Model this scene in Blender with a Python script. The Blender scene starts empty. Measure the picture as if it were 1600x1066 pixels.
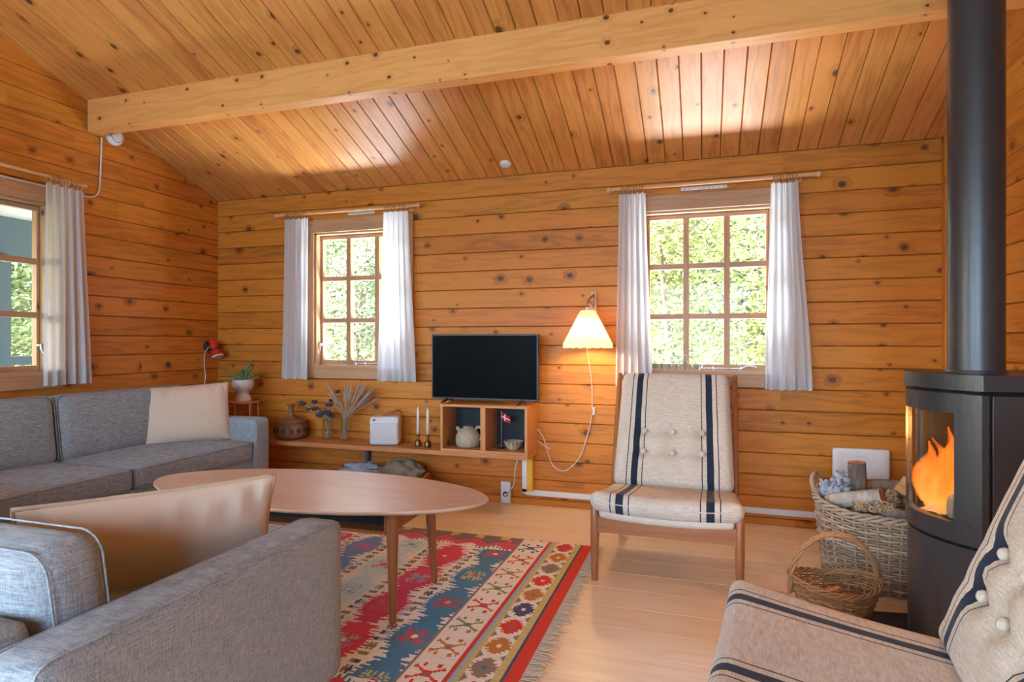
import bpy, math, random
from mathutils import Vector, Matrix
R = math.radians
PI = math.pi
rnd = random.Random(7)
S = bpy.context.scene
COL = S.collection

# ------------------------------------------------------------------ helpers
class MB:
    def __init__(s): s.v=[]; s.f=[]; s.uv=[]; s.c=[]; s.sm=[]; s.cur=(.5,.5,.5,1); s.M=None
    def add(s, vs, fs, uvs=None, smooth=False):
        b=len(s.v)
        for p in vs:
            p=Vector(p)
            if s.M is not None: p=s.M@p
            s.v.append((p.x,p.y,p.z))
        for i,f in enumerate(fs):
            s.f.append(tuple(b+k for k in f)); s.c.append(s.cur); s.sm.append(smooth)
            if uvs: s.uv.append([uvs[i][j] for j in range(len(f))] if isinstance(uvs[i],(list,tuple)) and isinstance(uvs[i][0],(list,tuple)) else [uvs[k] for k in f])
            else: s.uv.append([(0,0)]*len(f))
    def quad(s,a,b,c,d,uv=None):
        s.add([a,b,c,d],[(0,1,2,3)],[uv] if uv else None)
    def box(s,x0,x1,y0,y1,z0,z1,along='x',uvo=None,bev=0):
        # uv follows the grain direction
        o=uvo if uvo else (rnd.uniform(0,40),rnd.uniform(0,40))
        X=[x0,x1];Y=[y0,y1];Z=[z0,z1]
        P=[(X[i],Y[j],Z[k]) for i in(0,1) for j in(0,1) for k in(0,1)]
        F=[(0,1,3,2),(4,6,7,5),(0,4,5,1),(2,3,7,6),(0,2,6,4),(1,5,7,3)]
        ax={'x':0,'y':1,'z':2}[along]; ot=[a for a in(0,1,2) if a!=ax]
        uvs=[]
        for f in F:
            uvs.append([(P[k][ax]+o[0],P[k][ot[0]]+P[k][ot[1]]*1.0+o[1]) for k in f])
        s.add(P,F,uvs)
    def cyl(s,p0,p1,r0,r1=None,n=16,caps=True,smooth=True):
        r1=r0 if r1 is None else r1
        s.tube([p0,p1],[r0,r1],n,caps,smooth)
    def tube(s,pts,rad,n=8,caps=True,smooth=True,closed=False,uvs=1.0):
        pts=[Vector(p) for p in pts]; m=len(pts)
        if not isinstance(rad,(list,tuple)): rad=[rad]*m
        T=[]
        for i in range(m):
            if closed: t=pts[(i+1)%m]-pts[i-1]
            else: t=pts[min(i+1,m-1)]-pts[max(i-1,0)]
            T.append(t.normalized() if t.length>1e-9 else Vector((0,0,1)))
        up=Vector((0,0,1)) if abs(T[0].z)<.9 else Vector((1,0,0))
        N=(up-T[0]*up.dot(T[0])).normalized()
        vs=[];uvp=[];L=0;o=rnd.uniform(0,30)
        for i in range(m):
            N=(N-T[i]*N.dot(T[i]))
            N=N.normalized() if N.length>1e-6 else T[i].orthogonal().normalized()
            B=T[i].cross(N)
            if i: L+=(pts[i]-pts[i-1]).length
            for k in range(n):
                a=2*PI*k/n
                vs.append(pts[i]+(N*math.cos(a)+B*math.sin(a))*rad[i]); uvp.append((L+o,(k/n)*2*PI*max(rad[i],.002)+o))
        fs=[]
        for i in range(m if closed else m-1):
            j=(i+1)%m
            for k in range(n):
                l=(k+1)%n
                fs.append((i*n+k,i*n+l,j*n+l,j*n+k))
        s.add(vs,fs,uvp,smooth)
        if caps and not closed:
            s.add(vs[:n],[tuple(reversed(range(n)))],[(o,o)]*n)
            s.add(vs[-n:],[tuple(range(n))],[(o,o)]*n)
    def lathe(s,prof,n=32,c=(0,0,0),smooth=True,wob=None):
        vs=[];uv=[]
        for (r,z) in prof:
            for k in range(n):
                a=2*PI*k/n; rr=r
                if wob: rr=wob(a,z,r)
                vs.append((c[0]+rr*math.cos(a),c[1]+rr*math.sin(a),c[2]+z)); uv.append((z,k/n))
        fs=[]
        for i in range(len(prof)-1):
            for k in range(n):
                l=(k+1)%n; fs.append((i*n+k,i*n+l,(i+1)*n+l,(i+1)*n+k))
        s.add(vs,fs,uv,smooth)
    def prism(s,outline,z0,z1,smooth=False):
        n=len(outline)
        vs=[(x,y,z0) for x,y in outline]+[(x,y,z1) for x,y in outline]
        fs=[tuple(reversed(range(n))),tuple(range(n,2*n))]
        s.add(vs,fs,[(v[0],v[1]) for v in vs])
        s.add(vs,[(i,(i+1)%n,n+(i+1)%n,n+i) for i in range(n)],[(v[0]+v[1],v[2]) for v in vs],smooth)
    def soft(s,sx,sy,sz,r,puff=0,n=14,fn=None,puffy=None,ex=2):
        """rounded, puffed cushion block centred at 0; fn maps local point to final; uv = local x,y"""
        h=(sx/2,sy/2,sz/2); key={}; vs=[]; uv=[]
        def P(a):
            q=[math.copysign(abs(math.sin(t*PI/2)) if True else t,t) for t in a]
            p=[q[i]*h[i] for i in range(3)]
            inn=[max(-(h[i]-r),min(h[i]-r,p[i])) for i in range(3)]
            d=Vector([p[i]-inn[i] for i in range(3)])
            if d.length>1e-9:
                m=max(abs(x) for x in d)
                L=d.length
                d=d/L*m if True else d
            p=Vector(inn)+d
            w=(1-abs(q[0])**ex)*(1-abs(q[1])**ex)
            p.z+=math.copysign(puff*w,q[2]) if abs(q[2])>1e-6 else 0
            if abs(q[2])<=1: p.z+=0
            return p
        fs=[]
        for ax in range(3):
            for sg in(-1,1):
                idx=[]
                for i in range(n+1):
                    row=[]
                    for j in range(n+1):
                        a=[0,0,0]; o=[k for k in range(3) if k!=ax]
                        a[ax]=sg; a[o[0]]=-1+2*i/n; a[o[1]]=-1+2*j/n
                        kk=tuple(round(x,5) for x in a)
                        if kk not in key:
                            key[kk]=len(vs); p=P(a); uv.append((p.x,p.y)); vs.append(Vector(fn(p)) if fn else p)
                        row.append(key[kk])
                    idx.append(row)
                for i in range(n):
                    for j in range(n):
                        q=(idx[i][j],idx[i+1][j],idx[i+1][j+1],idx[i][j+1])
                        flip=(sg>0)==(ax==1)
                        fs.append(tuple(reversed(q)) if flip else q)
        s.add(vs,fs,uv,True)
    def build(s,name,mat,parent=None,loc=None,rot=None,bevel=0,seg=2,smooth_angle=None):
        me=bpy.data.meshes.new(name); me.from_pydata(s.v,[],s.f)
        if s.f:
            ul=me.uv_layers.new(name='UVMap'); li=0; fl=[]
            for u in s.uv:
                for q in u: fl+= [q[0],q[1]]
            ul.data.foreach_set('uv',fl)
            ca=me.color_attributes.new('bc','FLOAT_COLOR','CORNER'); cl=[]
            for f,c in zip(s.f,s.c): cl+=list(c)*len(f)
            ca.data.foreach_set('color',cl)
            me.polygons.foreach_set('use_smooth',s.sm)
        me.materials.append(mat); me.update()
        o=bpy.data.objects.new(name,me); COL.objects.link(o)
        if parent is not None: o.parent=parent
        if loc is not None: o.location=loc
        if rot is not None: o.rotation_euler=rot
        if bevel:
            b=o.modifiers.new('b','BEVEL'); b.width=bevel; b.segments=seg; b.limit_method='ANGLE'; b.angle_limit=R(40)
        return o

def tag(o,label=None,cat=None,group=None,kind=None):
    if label: o['label']=label
    if cat: o['category']=cat
    if group: o['group']=group
    if kind: o['kind']=kind
    return o
def empty(name,loc=(0,0,0),rz=0,label=None,cat=None,group=None,kind=None):
    o=bpy.data.objects.new(name,None); COL.objects.link(o); o.location=loc; o.rotation_euler=(0,0,rz); o.empty_display_size=.1
    return tag(o,label,cat,group,kind)
def kids(o): return [c for c in bpy.data.objects if c.parent==o]
def copy_tree(o,parent=None):
    c=o.copy(); COL.objects.link(c)
    if parent is not None: c.parent=parent
    for ch in kids(o): copy_tree(ch,c)
    return c
def bez(pts,n=24):
    """Catmull-Rom through pts"""
    P=[Vector(p) for p in pts]; P=[P[0]*2-P[1]]+P+[P[-1]*2-P[-2]]; out=[]
    for i in range(1,len(P)-2):
        for k in range(n):
            t=k/n; a,b,c,d=P[i-1:i+3]
            out.append(.5*((2*b)+(c-a)*t+(2*a-5*b+4*c-d)*t*t+(3*b-a-3*c+d)*t**3))
    out.append(P[-2]); return out

# ------------------------------------------------------------------ materials
def srgb(r,g,b):
    f=lambda c:(c/255/12.92) if c/255<=.04045 else ((c/255+.055)/1.055)**2.4
    return (f(r),f(g),f(b),1)
class NT:
    def __init__(s,name):
        s.m=bpy.data.materials.new(name); s.m.use_nodes=True; s.t=s.m.node_tree; s.t.nodes.clear()
        s.out=s.n('ShaderNodeOutputMaterial')
    def n(s,ty,ins=None,**kw):
        x=s.t.nodes.new(ty)
        for k,v in kw.items(): setattr(x,k,v)
        for k,v in (ins or {}).items():
            if isinstance(v,bpy.types.NodeSocket): s.t.links.new(v,x.inputs[k])
            else: x.inputs[k].default_value=v
        return x
    def math(s,op,a,b=0,c=0,clamp=False):
        x=s.n('ShaderNodeMath',{0:a,1:b,2:c},operation=op,use_clamp=clamp); return x.outputs[0]
    def mix(s,f,a,b,bt='MIX'):
        x=s.n('ShaderNodeMix',{0:f,6:a,7:b},data_type='RGBA',blend_type=bt); return x.outputs[2]
    def ramp(s,f,stops,interp='LINEAR'):
        x=s.n('ShaderNodeValToRGB',{0:f}); x.color_ramp.interpolation=interp; e=x.color_ramp.elements
        while len(e)>1: e.remove(e[-1])
        e[0].position=stops[0][0]; e[0].color=stops[0][1]
        for p,c in stops[1:]:
            q=e.new(p); q.color=c
        return x.outputs[0]
    def smooth(s,v,a,b):
        x=s.n('ShaderNodeMapRange',{0:v,1:a,2:b,3:0,4:1},interpolation_type='SMOOTHSTEP',clamp=True); return x.outputs[0]
    def noise(s,vec,scale,detail=3,rough=.55,dim='3D'):
        x=s.n('ShaderNodeTexNoise',{'Vector':vec,'Scale':scale,'Detail':detail,'Roughness':rough},noise_dimensions=dim); return x
    def scl(s,vec,x,y,z=1):
        return s.n('ShaderNodeMapping',{'Vector':vec,'Scale':(x,y,z)}).outputs[0]
    def bsdf(s,col,rough=.5,spec=.5,bump=None,bstr=.3,bdist=.002,**kw):
        p=s.n('ShaderNodeBsdfPrincipled',{'Base Color':col,'Roughness':rough,'Specular IOR Level':spec})
        for k,v in kw.items():
            k=k.replace('_',' ')
            if isinstance(v,bpy.types.NodeSocket): s.t.links.new(v,p.inputs[k])
            else: p.inputs[k].default_value=v
        if bump is not None:
            b=s.n('ShaderNodeBump',{'Height':bump,'Strength':bstr,'Distance':bdist}); s.t.links.new(b.outputs[0],p.inputs['Normal'])
        s.t.links.new(p.outputs[0],s.out.inputs[0]); return p
def plain(name,col,rough=.5,spec=.5,metal=0,**kw):
    m=NT(name); oc=m.n('ShaderNodeTexCoord').outputs['Object']
    nz=m.noise(oc,25,3).outputs[0]
    c2=tuple(x*.86 for x in col[:3])+(1,)
    m.bsdf(m.mix(nz,col,c2),rough,spec,Metallic=metal,**kw); return m.m
def wood(name,light,dark,knot=(.05,.02,.008,1),kn=.5,rough=.4,grain=1.0,vary=.8,kscale=5.0,spec=.4,halo=.5,bump=.25,coat=0):
    m=NT(name); uv=m.n('ShaderNodeUVMap').outputs[0]
    bc=m.n('ShaderNodeVertexColor',layer_name='bc').outputs[0]
    sp=m.n('ShaderNodeSeparateColor',{0:bc}); r1,r2,r3=sp.outputs[0],sp.outputs[1],sp.outputs[2]
    # knots
    wv=m.noise(uv,3,2,.5).outputs[1]
    uvd=m.n('ShaderNodeMix',{0:.02,4:uv,5:wv},data_type='VECTOR').outputs[1]
    vo=m.n('ShaderNodeTexVoronoi',{'Vector':m.scl(uv,.8,1.0),'Scale':kscale},voronoi_dimensions='2D')
    d=vo.outputs['Distance']; vc=m.n('ShaderNodeSeparateColor',{0:vo.outputs['Color']})
    on=m.math('LESS_THAN',vc.outputs[0],kn)
    size=m.math('MULTIPLY_ADD',m.math('POWER',vc.outputs[1],2.0),.075,.030)
    dn=m.math('DIVIDE',d,size)
    km=m.math('MULTIPLY',m.math('SUBTRACT',1,m.smooth(dn,.8,1.25)),on)
    hl=m.math('MULTIPLY',m.math('SUBTRACT',1,m.smooth(dn,.9,3.6)),on)
    # grain bends round the knots
    w1=m.noise(m.scl(uv,1.3,9),1.6,3,.5).outputs[0]
    sx=m.n('ShaderNodeSeparateXYZ',{0:uv})
    ph=m.math('ADD',m.math('MULTIPLY',sx.outputs[1],26*grain*6.28/2),m.math('MULTIPLY',w1,22))
    ph=m.math('ADD',ph,m.math('MULTIPLY',hl,7))
    ring=m.math('MULTIPLY_ADD',m.math('SINE',ph),.5,.5)
    ring=m.math('POWER',ring,2.2)
    fine=m.noise(m.scl(uv,4,130*grain),1,3,.6).outputs[0]
    blot=m.noise(m.scl(uv,1.2,5),1.4,3,.6).outputs[0]
    f=m.math('MULTIPLY_ADD',ring,.30,m.math('MULTIPLY',m.math('SUBTRACT',fine,.5),.75))
    f=m.math('ADD',f,m.math('MULTIPLY',m.math('SUBTRACT',blot,.45),.75))
    f=m.math('ADD',f,m.math('MULTIPLY',m.math('SUBTRACT',r1,.5),vary))
    f=m.math('ADD',f,m.math('MULTIPLY',hl,halo),clamp=True)
    base=m.mix(f,light,dark)
    hv=m.n('ShaderNodeHueSaturation',{'Hue':m.math('MULTIPLY_ADD',r2,.008,.496),'Saturation':1.0,'Value':1.0,'Fac':1.0,'Color':base}).outputs[0]
    kc=m.mix(m.noise(m.scl(uv,60,60),1,2).outputs[0],knot,tuple(min(1,x*4) for x in knot[:3])+(1,))
    col=m.mix(km,hv,kc)
    m.bsdf(col,m.math('MULTIPLY_ADD',fine,.12,rough-.06),spec,bump=m.math('SUBTRACT',fine,km),bstr=bump,bdist=.0015,Coat_Weight=coat,Coat_Roughness=.25)
    return m.m
def fabric(name,c1,c2,sc=1.0,rough=.9,contrast=1.0,bstr=.5,stripes=False):
    m=NT(name); oc=m.n('ShaderNodeTexCoord').outputs['Object']
    a=m.noise(m.scl(oc,420*sc,420*sc,22*sc),1,2,.6).outputs[0]
    b=m.noise(m.scl(oc,26*sc,26*sc,420*sc),1,2,.6).outputs[0]
    c=m.noise(m.scl(oc,22*sc,300*sc,200*sc),1,2,.6).outputs[0]
    big=m.noise(oc,5,3).outputs[0]
    w=m.math('ADD',m.math('ADD',a,b),c)
    f=m.math('MULTIPLY_ADD',m.math('SUBTRACT',w,1.5),1.1*contrast,.5,clamp=True)
    f=m.math('ADD',f,m.math('MULTIPLY',m.math('SUBTRACT',big,.5),.25),clamp=True)
    col=m.mix(f,c1,c2)
    if stripes:
        uv=m.n('ShaderNodeUVMap').outputs[0]; u=m.n('ShaderNodeSeparateXYZ',{0:uv}).outputs[0]
        wob=m.noise(m.scl(uv,3,9),1,1).outputs[0]
        u=m.math('ADD',m.math('ABSOLUTE',u),m.math('MULTIPLY',m.math('SUBTRACT',wob,.5),.006))
        dd=m.math('ABSOLUTE',m.math('SUBTRACT',u,.188))
        thick=m.math('LESS_THAN',dd,.0168)
        thin=m.math('LESS_THAN',m.math('ABSOLUTE',m.math('SUBTRACT',dd,.040)),.0024)
        mk=m.math('MAXIMUM',thick,thin)
        fl=m.noise(oc,500,2).outputs[0]
        nav=m.mix(fl,(.006,.010,.022,1),(.03,.04,.065,1))
        col=m.mix(mk,col,nav)
    m.bsdf(col,rough,.15,bump=w,bstr=bstr,bdist=.0012,Sheen_Weight=.08,Sheen_Roughness=.5)
    return m.m
def glass(name,tint=(1,1,1,1),rough=0.0,refl=.25):
    m=NT(name)
    g=m.n('ShaderNodeBsdfGlass',{'Color':tint,'Roughness':rough,'IOR':1.45})
    t=m.n('ShaderNodeBsdfTransparent',{'Color':tint})
    gl=m.n('ShaderNodeBsdfGlossy',{'Color':(1,1,1,1),'Roughness':.02})
    fr=m.n('ShaderNodeLayerWeight',{'Blend':.5}).outputs['Facing']
    mx=m.n('ShaderNodeMixShader',{0:m.math('MULTIPLY_ADD',m.math('POWER',fr,4.0),refl,.006),1:t.outputs[0],2:gl.outputs[0]})
    m.t.links.new(mx.outputs[0],m.out.inputs[0]); return m.m

M={}
M['wall']=wood('pine_wall',srgb(200,124,46),srgb(124,68,18),kn=.48,rough=.42,vary=.34,spec=.25,halo=.5,kscale=6.0)
M['ceil']=wood('pine_ceiling',srgb(216,145,76),srgb(148,84,34),kn=.36,rough=.38,vary=.4,kscale=5.5,spec=.35,halo=.4)
M['beam']=wood('pine_beam',srgb(228,162,92),srgb(196,122,58),kn=.5,rough=.4,vary=.1,kscale=9,grain=.8,halo=.35)
M['trimw']=wood('window_pine',srgb(186,142,104),srgb(150,106,72),kn=.12,rough=.4,vary=.3)
M['floor']=wood('floor_laminate',srgb(238,216,182),srgb(216,186,148),kn=0.0,rough=.33,vary=.35,grain=.35,spec=.5,halo=0,bump=.06)
M['teak']=wood('teak',srgb(156,98,58),srgb(108,64,34),kn=0,rough=.38,vary=.2,grain=1.4)
M['table']=wood('table_top',srgb(208,174,148),srgb(180,142,114),kn=0,rough=.3,vary=.1,grain=.7,spec=.55)
M['shelf']=wood('shelf_pine',srgb(196,134,82),srgb(152,92,46),kn=.25,rough=.4,vary=.3)
M['cube']=wood('cube_pine',srgb(196,136,82),srgb(158,100,54),kn=.05,rough=.4,vary=.3)
M['yellowwood']=wood('yellow_pine',srgb(226,176,60),srgb(190,130,30),kn=.0,rough=.4,vary=.1)
M['rod']=wood('rod_wood',srgb(214,168,120),srgb(176,124,78),kn=0,rough=.4,vary=.1)
M['ringwood']=wood('ring_wood',srgb(190,136,78),srgb(150,98,46),kn=0,rough=.4,vary=.1)
M['black']=plain('black_metal',(.018,.018,.019,1),.45,.4)
M['stove']=plain('stove_steel',(.026,.028,.032,1),.34,.6)
M['dark']=plain('dark_void',(.006,.006,.007,1),.8,.2)
M['backing']=plain('dark_board',(.02,.022,.026,1),.6,.3)
M['chrome']=plain('bright_metal',(.7,.7,.72,1),.25,.5,1)
M['brass']=plain('aged_brass',srgb(128,100,58),.4,.5,1)
M['copper']=plain('copper_rod',srgb(206,140,100),.4,.5,.3)
M['white']=plain('white_plastic',srgb(226,226,226),.4,.5)
M['cord']=plain('white_cord',srgb(214,206,198),.5,.4)
M['candle']=plain('white_candle',srgb(232,226,214),.5,.4,Subsurface_Weight=.2)
M['post']=plain('blue_grey_metal',srgb(70,84,98),.5,.4)
M['leather']=plain('tan_leather',srgb(176,104,52),.5,.4)
M['radio']=plain('radio_white',srgb(206,208,210),.45,.4)
M['red']=plain('red_enamel',srgb(200,40,20),.3,.5)
M['redflag']=plain('red_cloth',srgb(190,30,40),.8,.2)
M['screen']=plain('tv_screen',(.001,.001,.0012,1),.32,.04)
M['tvframe']=plain('tv_frame',(.03,.034,.04,1),.35,.5)
M['ash']=plain('floor_plate',(.008,.008,.009,1),.25,.5)
M['soil']=plain('soil',(.03,.018,.01,1),.9,.1)
M['glass']=glass('pane_glass'); M['stoveglass']=glass('stove_glass',(.9,.88,.86,1),0,.9); M['jar']=glass('jar_glass',(.93,.96,.96,1),0,1.0)
M['sofa']=fabric('grey_linen',srgb(112,117,120),srgb(164,169,172),1.0,.92,1.35)
M['pillow']=fabric('beige_cotton',srgb(196,172,148),srgb(214,194,172),1.6,.8,.4,.15)
M['pillowpipe']=fabric('pillow_piping',srgb(176,148,122),srgb(196,170,144),1.6,.8,.4,.15)
M['chairf']=fabric('striped_linen',srgb(168,154,136),srgb(214,204,190),1.3,.9,1.1,.4,stripes=True)
M['chairb']=fabric('plain_linen',srgb(178,164,146),srgb(214,204,190),1.3,.9,.9,.4)
M['grill']=fabric('radio_cloth',srgb(188,190,192),srgb(206,208,210),2.5,.8,.6,.2)
M['bluecloth']=fabric('blue_grey_cloth',srgb(120,132,150),srgb(190,198,210),1.5,.9,1.0,.5)
M['olivecloth']=fabric('olive_cloth',srgb(104,98,78),srgb(160,152,128),.9,.9,.8,.4)
def m_curtain():
    m=NT('white_voile'); oc=m.n('ShaderNodeTexCoord').outputs['Object']
    w=m.noise(m.scl(oc,500,500,60),1,1).outputs[0]
    d=m.n('ShaderNodeBsdfDiffuse',{'Color':m.mix(w,srgb(236,236,236),srgb(222,222,224))})
    t=m.n('ShaderNodeBsdfTranslucent',{'Color':srgb(225,226,228)})
    mx=m.n('ShaderNodeMixShader',{0:.55,1:d.outputs[0],2:t.outputs[0]})
    m.t.links.new(mx.outputs[0],m.out.inputs[0]); return m.m
M['curtain']=m_curtain()
def m_shade():
    m=NT('lampshade_paper'); 
    d=m.n('ShaderNodeBsdfDiffuse',{'Color':srgb(245,236,214)}); t=m.n('ShaderNodeBsdfTranslucent',{'Color':srgb(250,226,180)})
    mx=m.n('ShaderNodeMixShader',{0:.5,1:d.outputs[0],2:t.outputs[0]}); m.t.links.new(mx.outputs[0],m.out.inputs[0]); return m.m
M['shade']=m_shade()
def emis(name,col,st):
    m=NT(name); e=m.n('ShaderNodeEmission',{'Color':col,'Strength':st}); m.t.links.new(e.outputs[0],m.out.inputs[0]); return m.m
M['bulb']=emis('bulb_glow',(1,.72,.38,1),14)
def m_flame():
    m=NT('flame'); oc=m.n('ShaderNodeTexCoord').outputs['Object']
    z=m.n('ShaderNodeSeparateXYZ',{0:oc}).outputs[2]
    nz=m.noise(m.scl(oc,14,14,5),1,3).outputs[0]
    f=m.math('ADD',m.math('MULTIPLY',z,2.2),m.math('MULTIPLY',m.math('SUBTRACT',nz,.5),.9),clamp=True)
    c=m.ramp(f,[(0,(1,.42,.07,1)),(.35,(1,.20,.02,1)),(1,(.75,.08,.01,1))])
    e=m.n('ShaderNodeEmission',{'Color':c,'Strength':1.5}); t=m.n('ShaderNodeBsdfTransparent')
    mx=m.n('ShaderNodeMixShader',{0:m.math('MULTIPLY',m.smooth(nz,.25,.7),m.math('POWER',m.math('SUBTRACT',1,m.n('ShaderNodeLayerWeight',{'Blend':.5}).outputs['Facing']),.9)),1:t.outputs[0],2:e.outputs[0]})
    m.t.links.new(mx.outputs[0],m.out.inputs[0]); return m.m
M['flame']=m_flame()
def m_bark(name,a,b,sc=30):
    m=NT(name); oc=m.n('ShaderNodeTexCoord').outputs['Object']
    n1=m.noise(m.scl(oc,sc,sc,sc*.3),1,4,.7).outputs[0]
    m.bsdf(m.ramp(n1,[(.3,a),(.65,b)]),.85,.2,bump=n1,bstr=.6,bdist=.006); return m.m
M['bark']=m_bark('grey_bark',srgb(70,58,48),srgb(128,112,98))
M['birch']=m_bark('birch_bark',srgb(110,90,76),srgb(190,176,160),22)
M['splitwood']=m_bark('split_wood',srgb(172,118,72),srgb(216,172,124),26)
M['endgrain']=m_bark('end_grain',srgb(168,100,50),srgb(204,140,88),40)
M['paper']=m_bark('crumpled_paper',srgb(96,100,112),srgb(206,206,212),40)
M['shaving']=m_bark('wood_shavings',srgb(150,112,76),srgb(214,180,138),50)
def m_wick(name,a,b):
    m=NT(name); c=m.n('ShaderNodeVertexColor',layer_name='bc').outputs[0]; r=m.n('ShaderNodeSeparateColor',{0:c}).outputs[0]
    uv=m.n('ShaderNodeUVMap').outputs[0]; n=m.noise(m.scl(uv,14,60),1,2).outputs[0]
    m.bsdf(m.mix(m.math('MULTIPLY_ADD',r,.7,m.math('MULTIPLY',n,.3)),a,b),.6,.3); return m.m
M['wicker']=m_wick('pale_wicker',srgb(132,102,76),srgb(204,178,150))
M['wicker2']=m_wick('brown_wicker',srgb(116,76,42),srgb(186,144,98))
M['ceramic']=m_bark('stoneware',srgb(104,70,48),srgb(148,108,80),60)
M['ceramicgrey']=m_bark('speckled_stoneware',srgb(150,136,112),srgb(188,172,146),90)
M['potwhite']=plain('white_glazed_pot',srgb(204,190,186),.35,.5)
M['ink']=plain('dark_glaze',(.02,.016,.014,1),.5,.3)
M['blueglaze']=plain('blue_glaze',srgb(60,76,104),.4,.4)
M['plant']=plain('succulent_green',srgb(96,122,76),.5,.3)
M['drygrass']=plain('dried_grass',srgb(182,160,134),.9,.1)
M['drygrey']=plain('dried_grey_ears',srgb(150,150,158),.9,.1)
M['dryhead']=m_bark('dried_seed_head',srgb(16,20,32),srgb(84,90,106),120)
M['fringe']=plain('fringe_cotton',srgb(206,190,166),.9,.1)
def m_rug():
    m=NT('kilim'); c=m.n('ShaderNodeVertexColor',layer_name='bc').outputs[0]; uv=m.n('ShaderNodeUVMap').outputs[0]
    w=m.noise(m.scl(uv,60,700),1,2).outputs[0]; w2=m.noise(m.scl(uv,6,160),1,2).outputs[0]
    k=m.math('MULTIPLY_ADD',m.math('ADD',w,w2),.45,.55)
    kk=m.n('ShaderNodeCombineXYZ',{0:k,1:k,2:k}).outputs[0]
    m.bsdf(m.mix(1.0,c,kk,'MULTIPLY'),.95,.1,bump=w,bstr=.4,bdist=.001); return m.m
M['rug']=m_rug()
def m_leaf(name,a,b,tr=.45):
    m=NT(name); c=m.n('ShaderNodeVertexColor',layer_name='bc').outputs[0]
    r=m.n('ShaderNodeSeparateColor',{0:c}).outputs[0]; col=m.mix(r,a,b)
    d=m.n('ShaderNodeBsdfDiffuse',{'Color':col}); t=m.n('ShaderNodeBsdfTranslucent',{'Color':col})
    mx=m.n('ShaderNodeMixShader',{0:tr,1:d.outputs[0],2:t.outputs[0]}); m.t.links.new(mx.outputs[0],m.out.inputs[0]); return m.m
M['leafA']=m_leaf('leaf_light',srgb(104,114,60),srgb(154,160,108))
M['leafB']=m_leaf('leaf_mid',srgb(92,106,66),srgb(140,148,106))
M['leafC']=m_leaf('leaf_grey',srgb(104,118,90),srgb(150,156,130))
def m_ground():
    m=NT('garden_ground'); oc=m.n('ShaderNodeTexCoord').outputs['Object']
    n=m.noise(oc,2.5,5,.7).outputs[0]
    m.bsdf(m.ramp(n,[(.35,srgb(214,210,196)),(.6,srgb(240,238,228))]),.95,.1); return m.m
M['ground']=m_ground()
M['lawn']=plain('lawn_green',srgb(70,84,44),.95,.1)
M['porch']=plain('porch_grey_paint',srgb(58,70,72),.7,.2)
M['porchw']=plain('porch_white_paint',srgb(150,148,136),.7,.2)
M['roof']=plain('roof_felt',(.05,.05,.05,1),.9,.1)

# ------------------------------------------------------------------ room dimensions
W=4.951; H=2.213; SL=.3676; YR=-3.1; YB=-6.2; PITCH=.1275
def ceil_z(y): return H-SL*y if y>YR else H-SL*YR-SL*(YR-y)
WIN1=(.905,1.655,.905,1.905)   # left window of the back wall  x0,x1,z0,z1
WIN2=(3.335,4.085,.905,1.905)
WIN3=(-2.055,-1.305,.905,1.905) # left wall (y range)
WIN4=(-4.9,-3.0,.2,2.1)         # garden door further back on the left wall

def plank_face(mb,frame,u0,u1,v0,v1,pitch,off,holes,g=.006,b=.005,seg=(1.6,4.2),ulimit=None):
    """boards run along u; frame(u,v,d) -> point, d = depth behind the face"""
    k=math.floor((v0-off)/pitch); 
    while off+k*pitch<v1-1e-6:
        z0=off+k*pitch; z1=z0+pitch; k+=1
        a0=max(z0,v0); a1=min(z1,v1)
        if a1-a0<1e-4: continue
        ua,ub=(u0,u1) if ulimit is None else ulimit(a0,a1,u0,u1)
        if ub-ua<.01: continue
        cuts=[ua]; x=ua+rnd.uniform(.3,1)*seg[1]
        while x<ub-.4: cuts.append(x); x+=rnd.uniform(*seg)
        cuts.append(ub)
        for i in range(len(cuts)-1):
            x0,x1=cuts[i],cuts[i+1]; mb.cur=(rnd.random(),rnd.random(),rnd.random(),1)
            ou,ov=rnd.uniform(0,50),rnd.uniform(0,50)
            zs=sorted(set([a0,a1]+[z for h in holes for z in (h[2],h[3]) if a0<z<a1]))
            for za,zb in zip(zs,zs[1:]):
                xs=[(x0,x1)]
                for h in holes:
                    if h[2]<(za+zb)/2<h[3]:
                        nx=[]
                        for p,q in xs:
                            if h[1]<=p or h[0]>=q: nx.append((p,q)); continue
                            if h[0]>p: nx.append((p,h[0]))
                            if h[1]<q: nx.append((h[1],q))
                        xs=nx
                prof=[(z0,g),(z0+b,0),(z1-b,0),(z1,g)] if g<.003 else [(z0,g+.012),(z0+.0011,g),(z0+b,0),(z1-b,0),(z1-.0011,g),(z1,g+.012)]
                def dep(z):
                    for (pa,da),(pb,db) in zip(prof,prof[1:]):
                        if pa-1e-9<=z<=pb+1e-9: return da+(db-da)*(z-pa)/(pb-pa)
                    return g
                zz=[za]+[p[0] for p in prof if za<p[0]<zb]+[zb]
                for p,q in xs:
                    e=.0008 if q==x1 and q!=ub else 0
                    for s0,s1 in zip(zz,zz[1:]):
                        d0,d1=dep(s0),dep(s1)
                        P=[frame(p,s0,d0),frame(q-e,s0,d0),frame(q-e,s1,d1),frame(p,s1,d1)]
                        mb.quad(*P,uv=[(p+ou,s0+ov),(q+ou,s0+ov),(q+ou,s1+ov),(p+ou,s1+ov)])
                    if e:
                        mb.quad(frame(q-e,za,g),frame(q,za,g),frame(q,zb,g),frame(q-e,zb,g))
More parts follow.
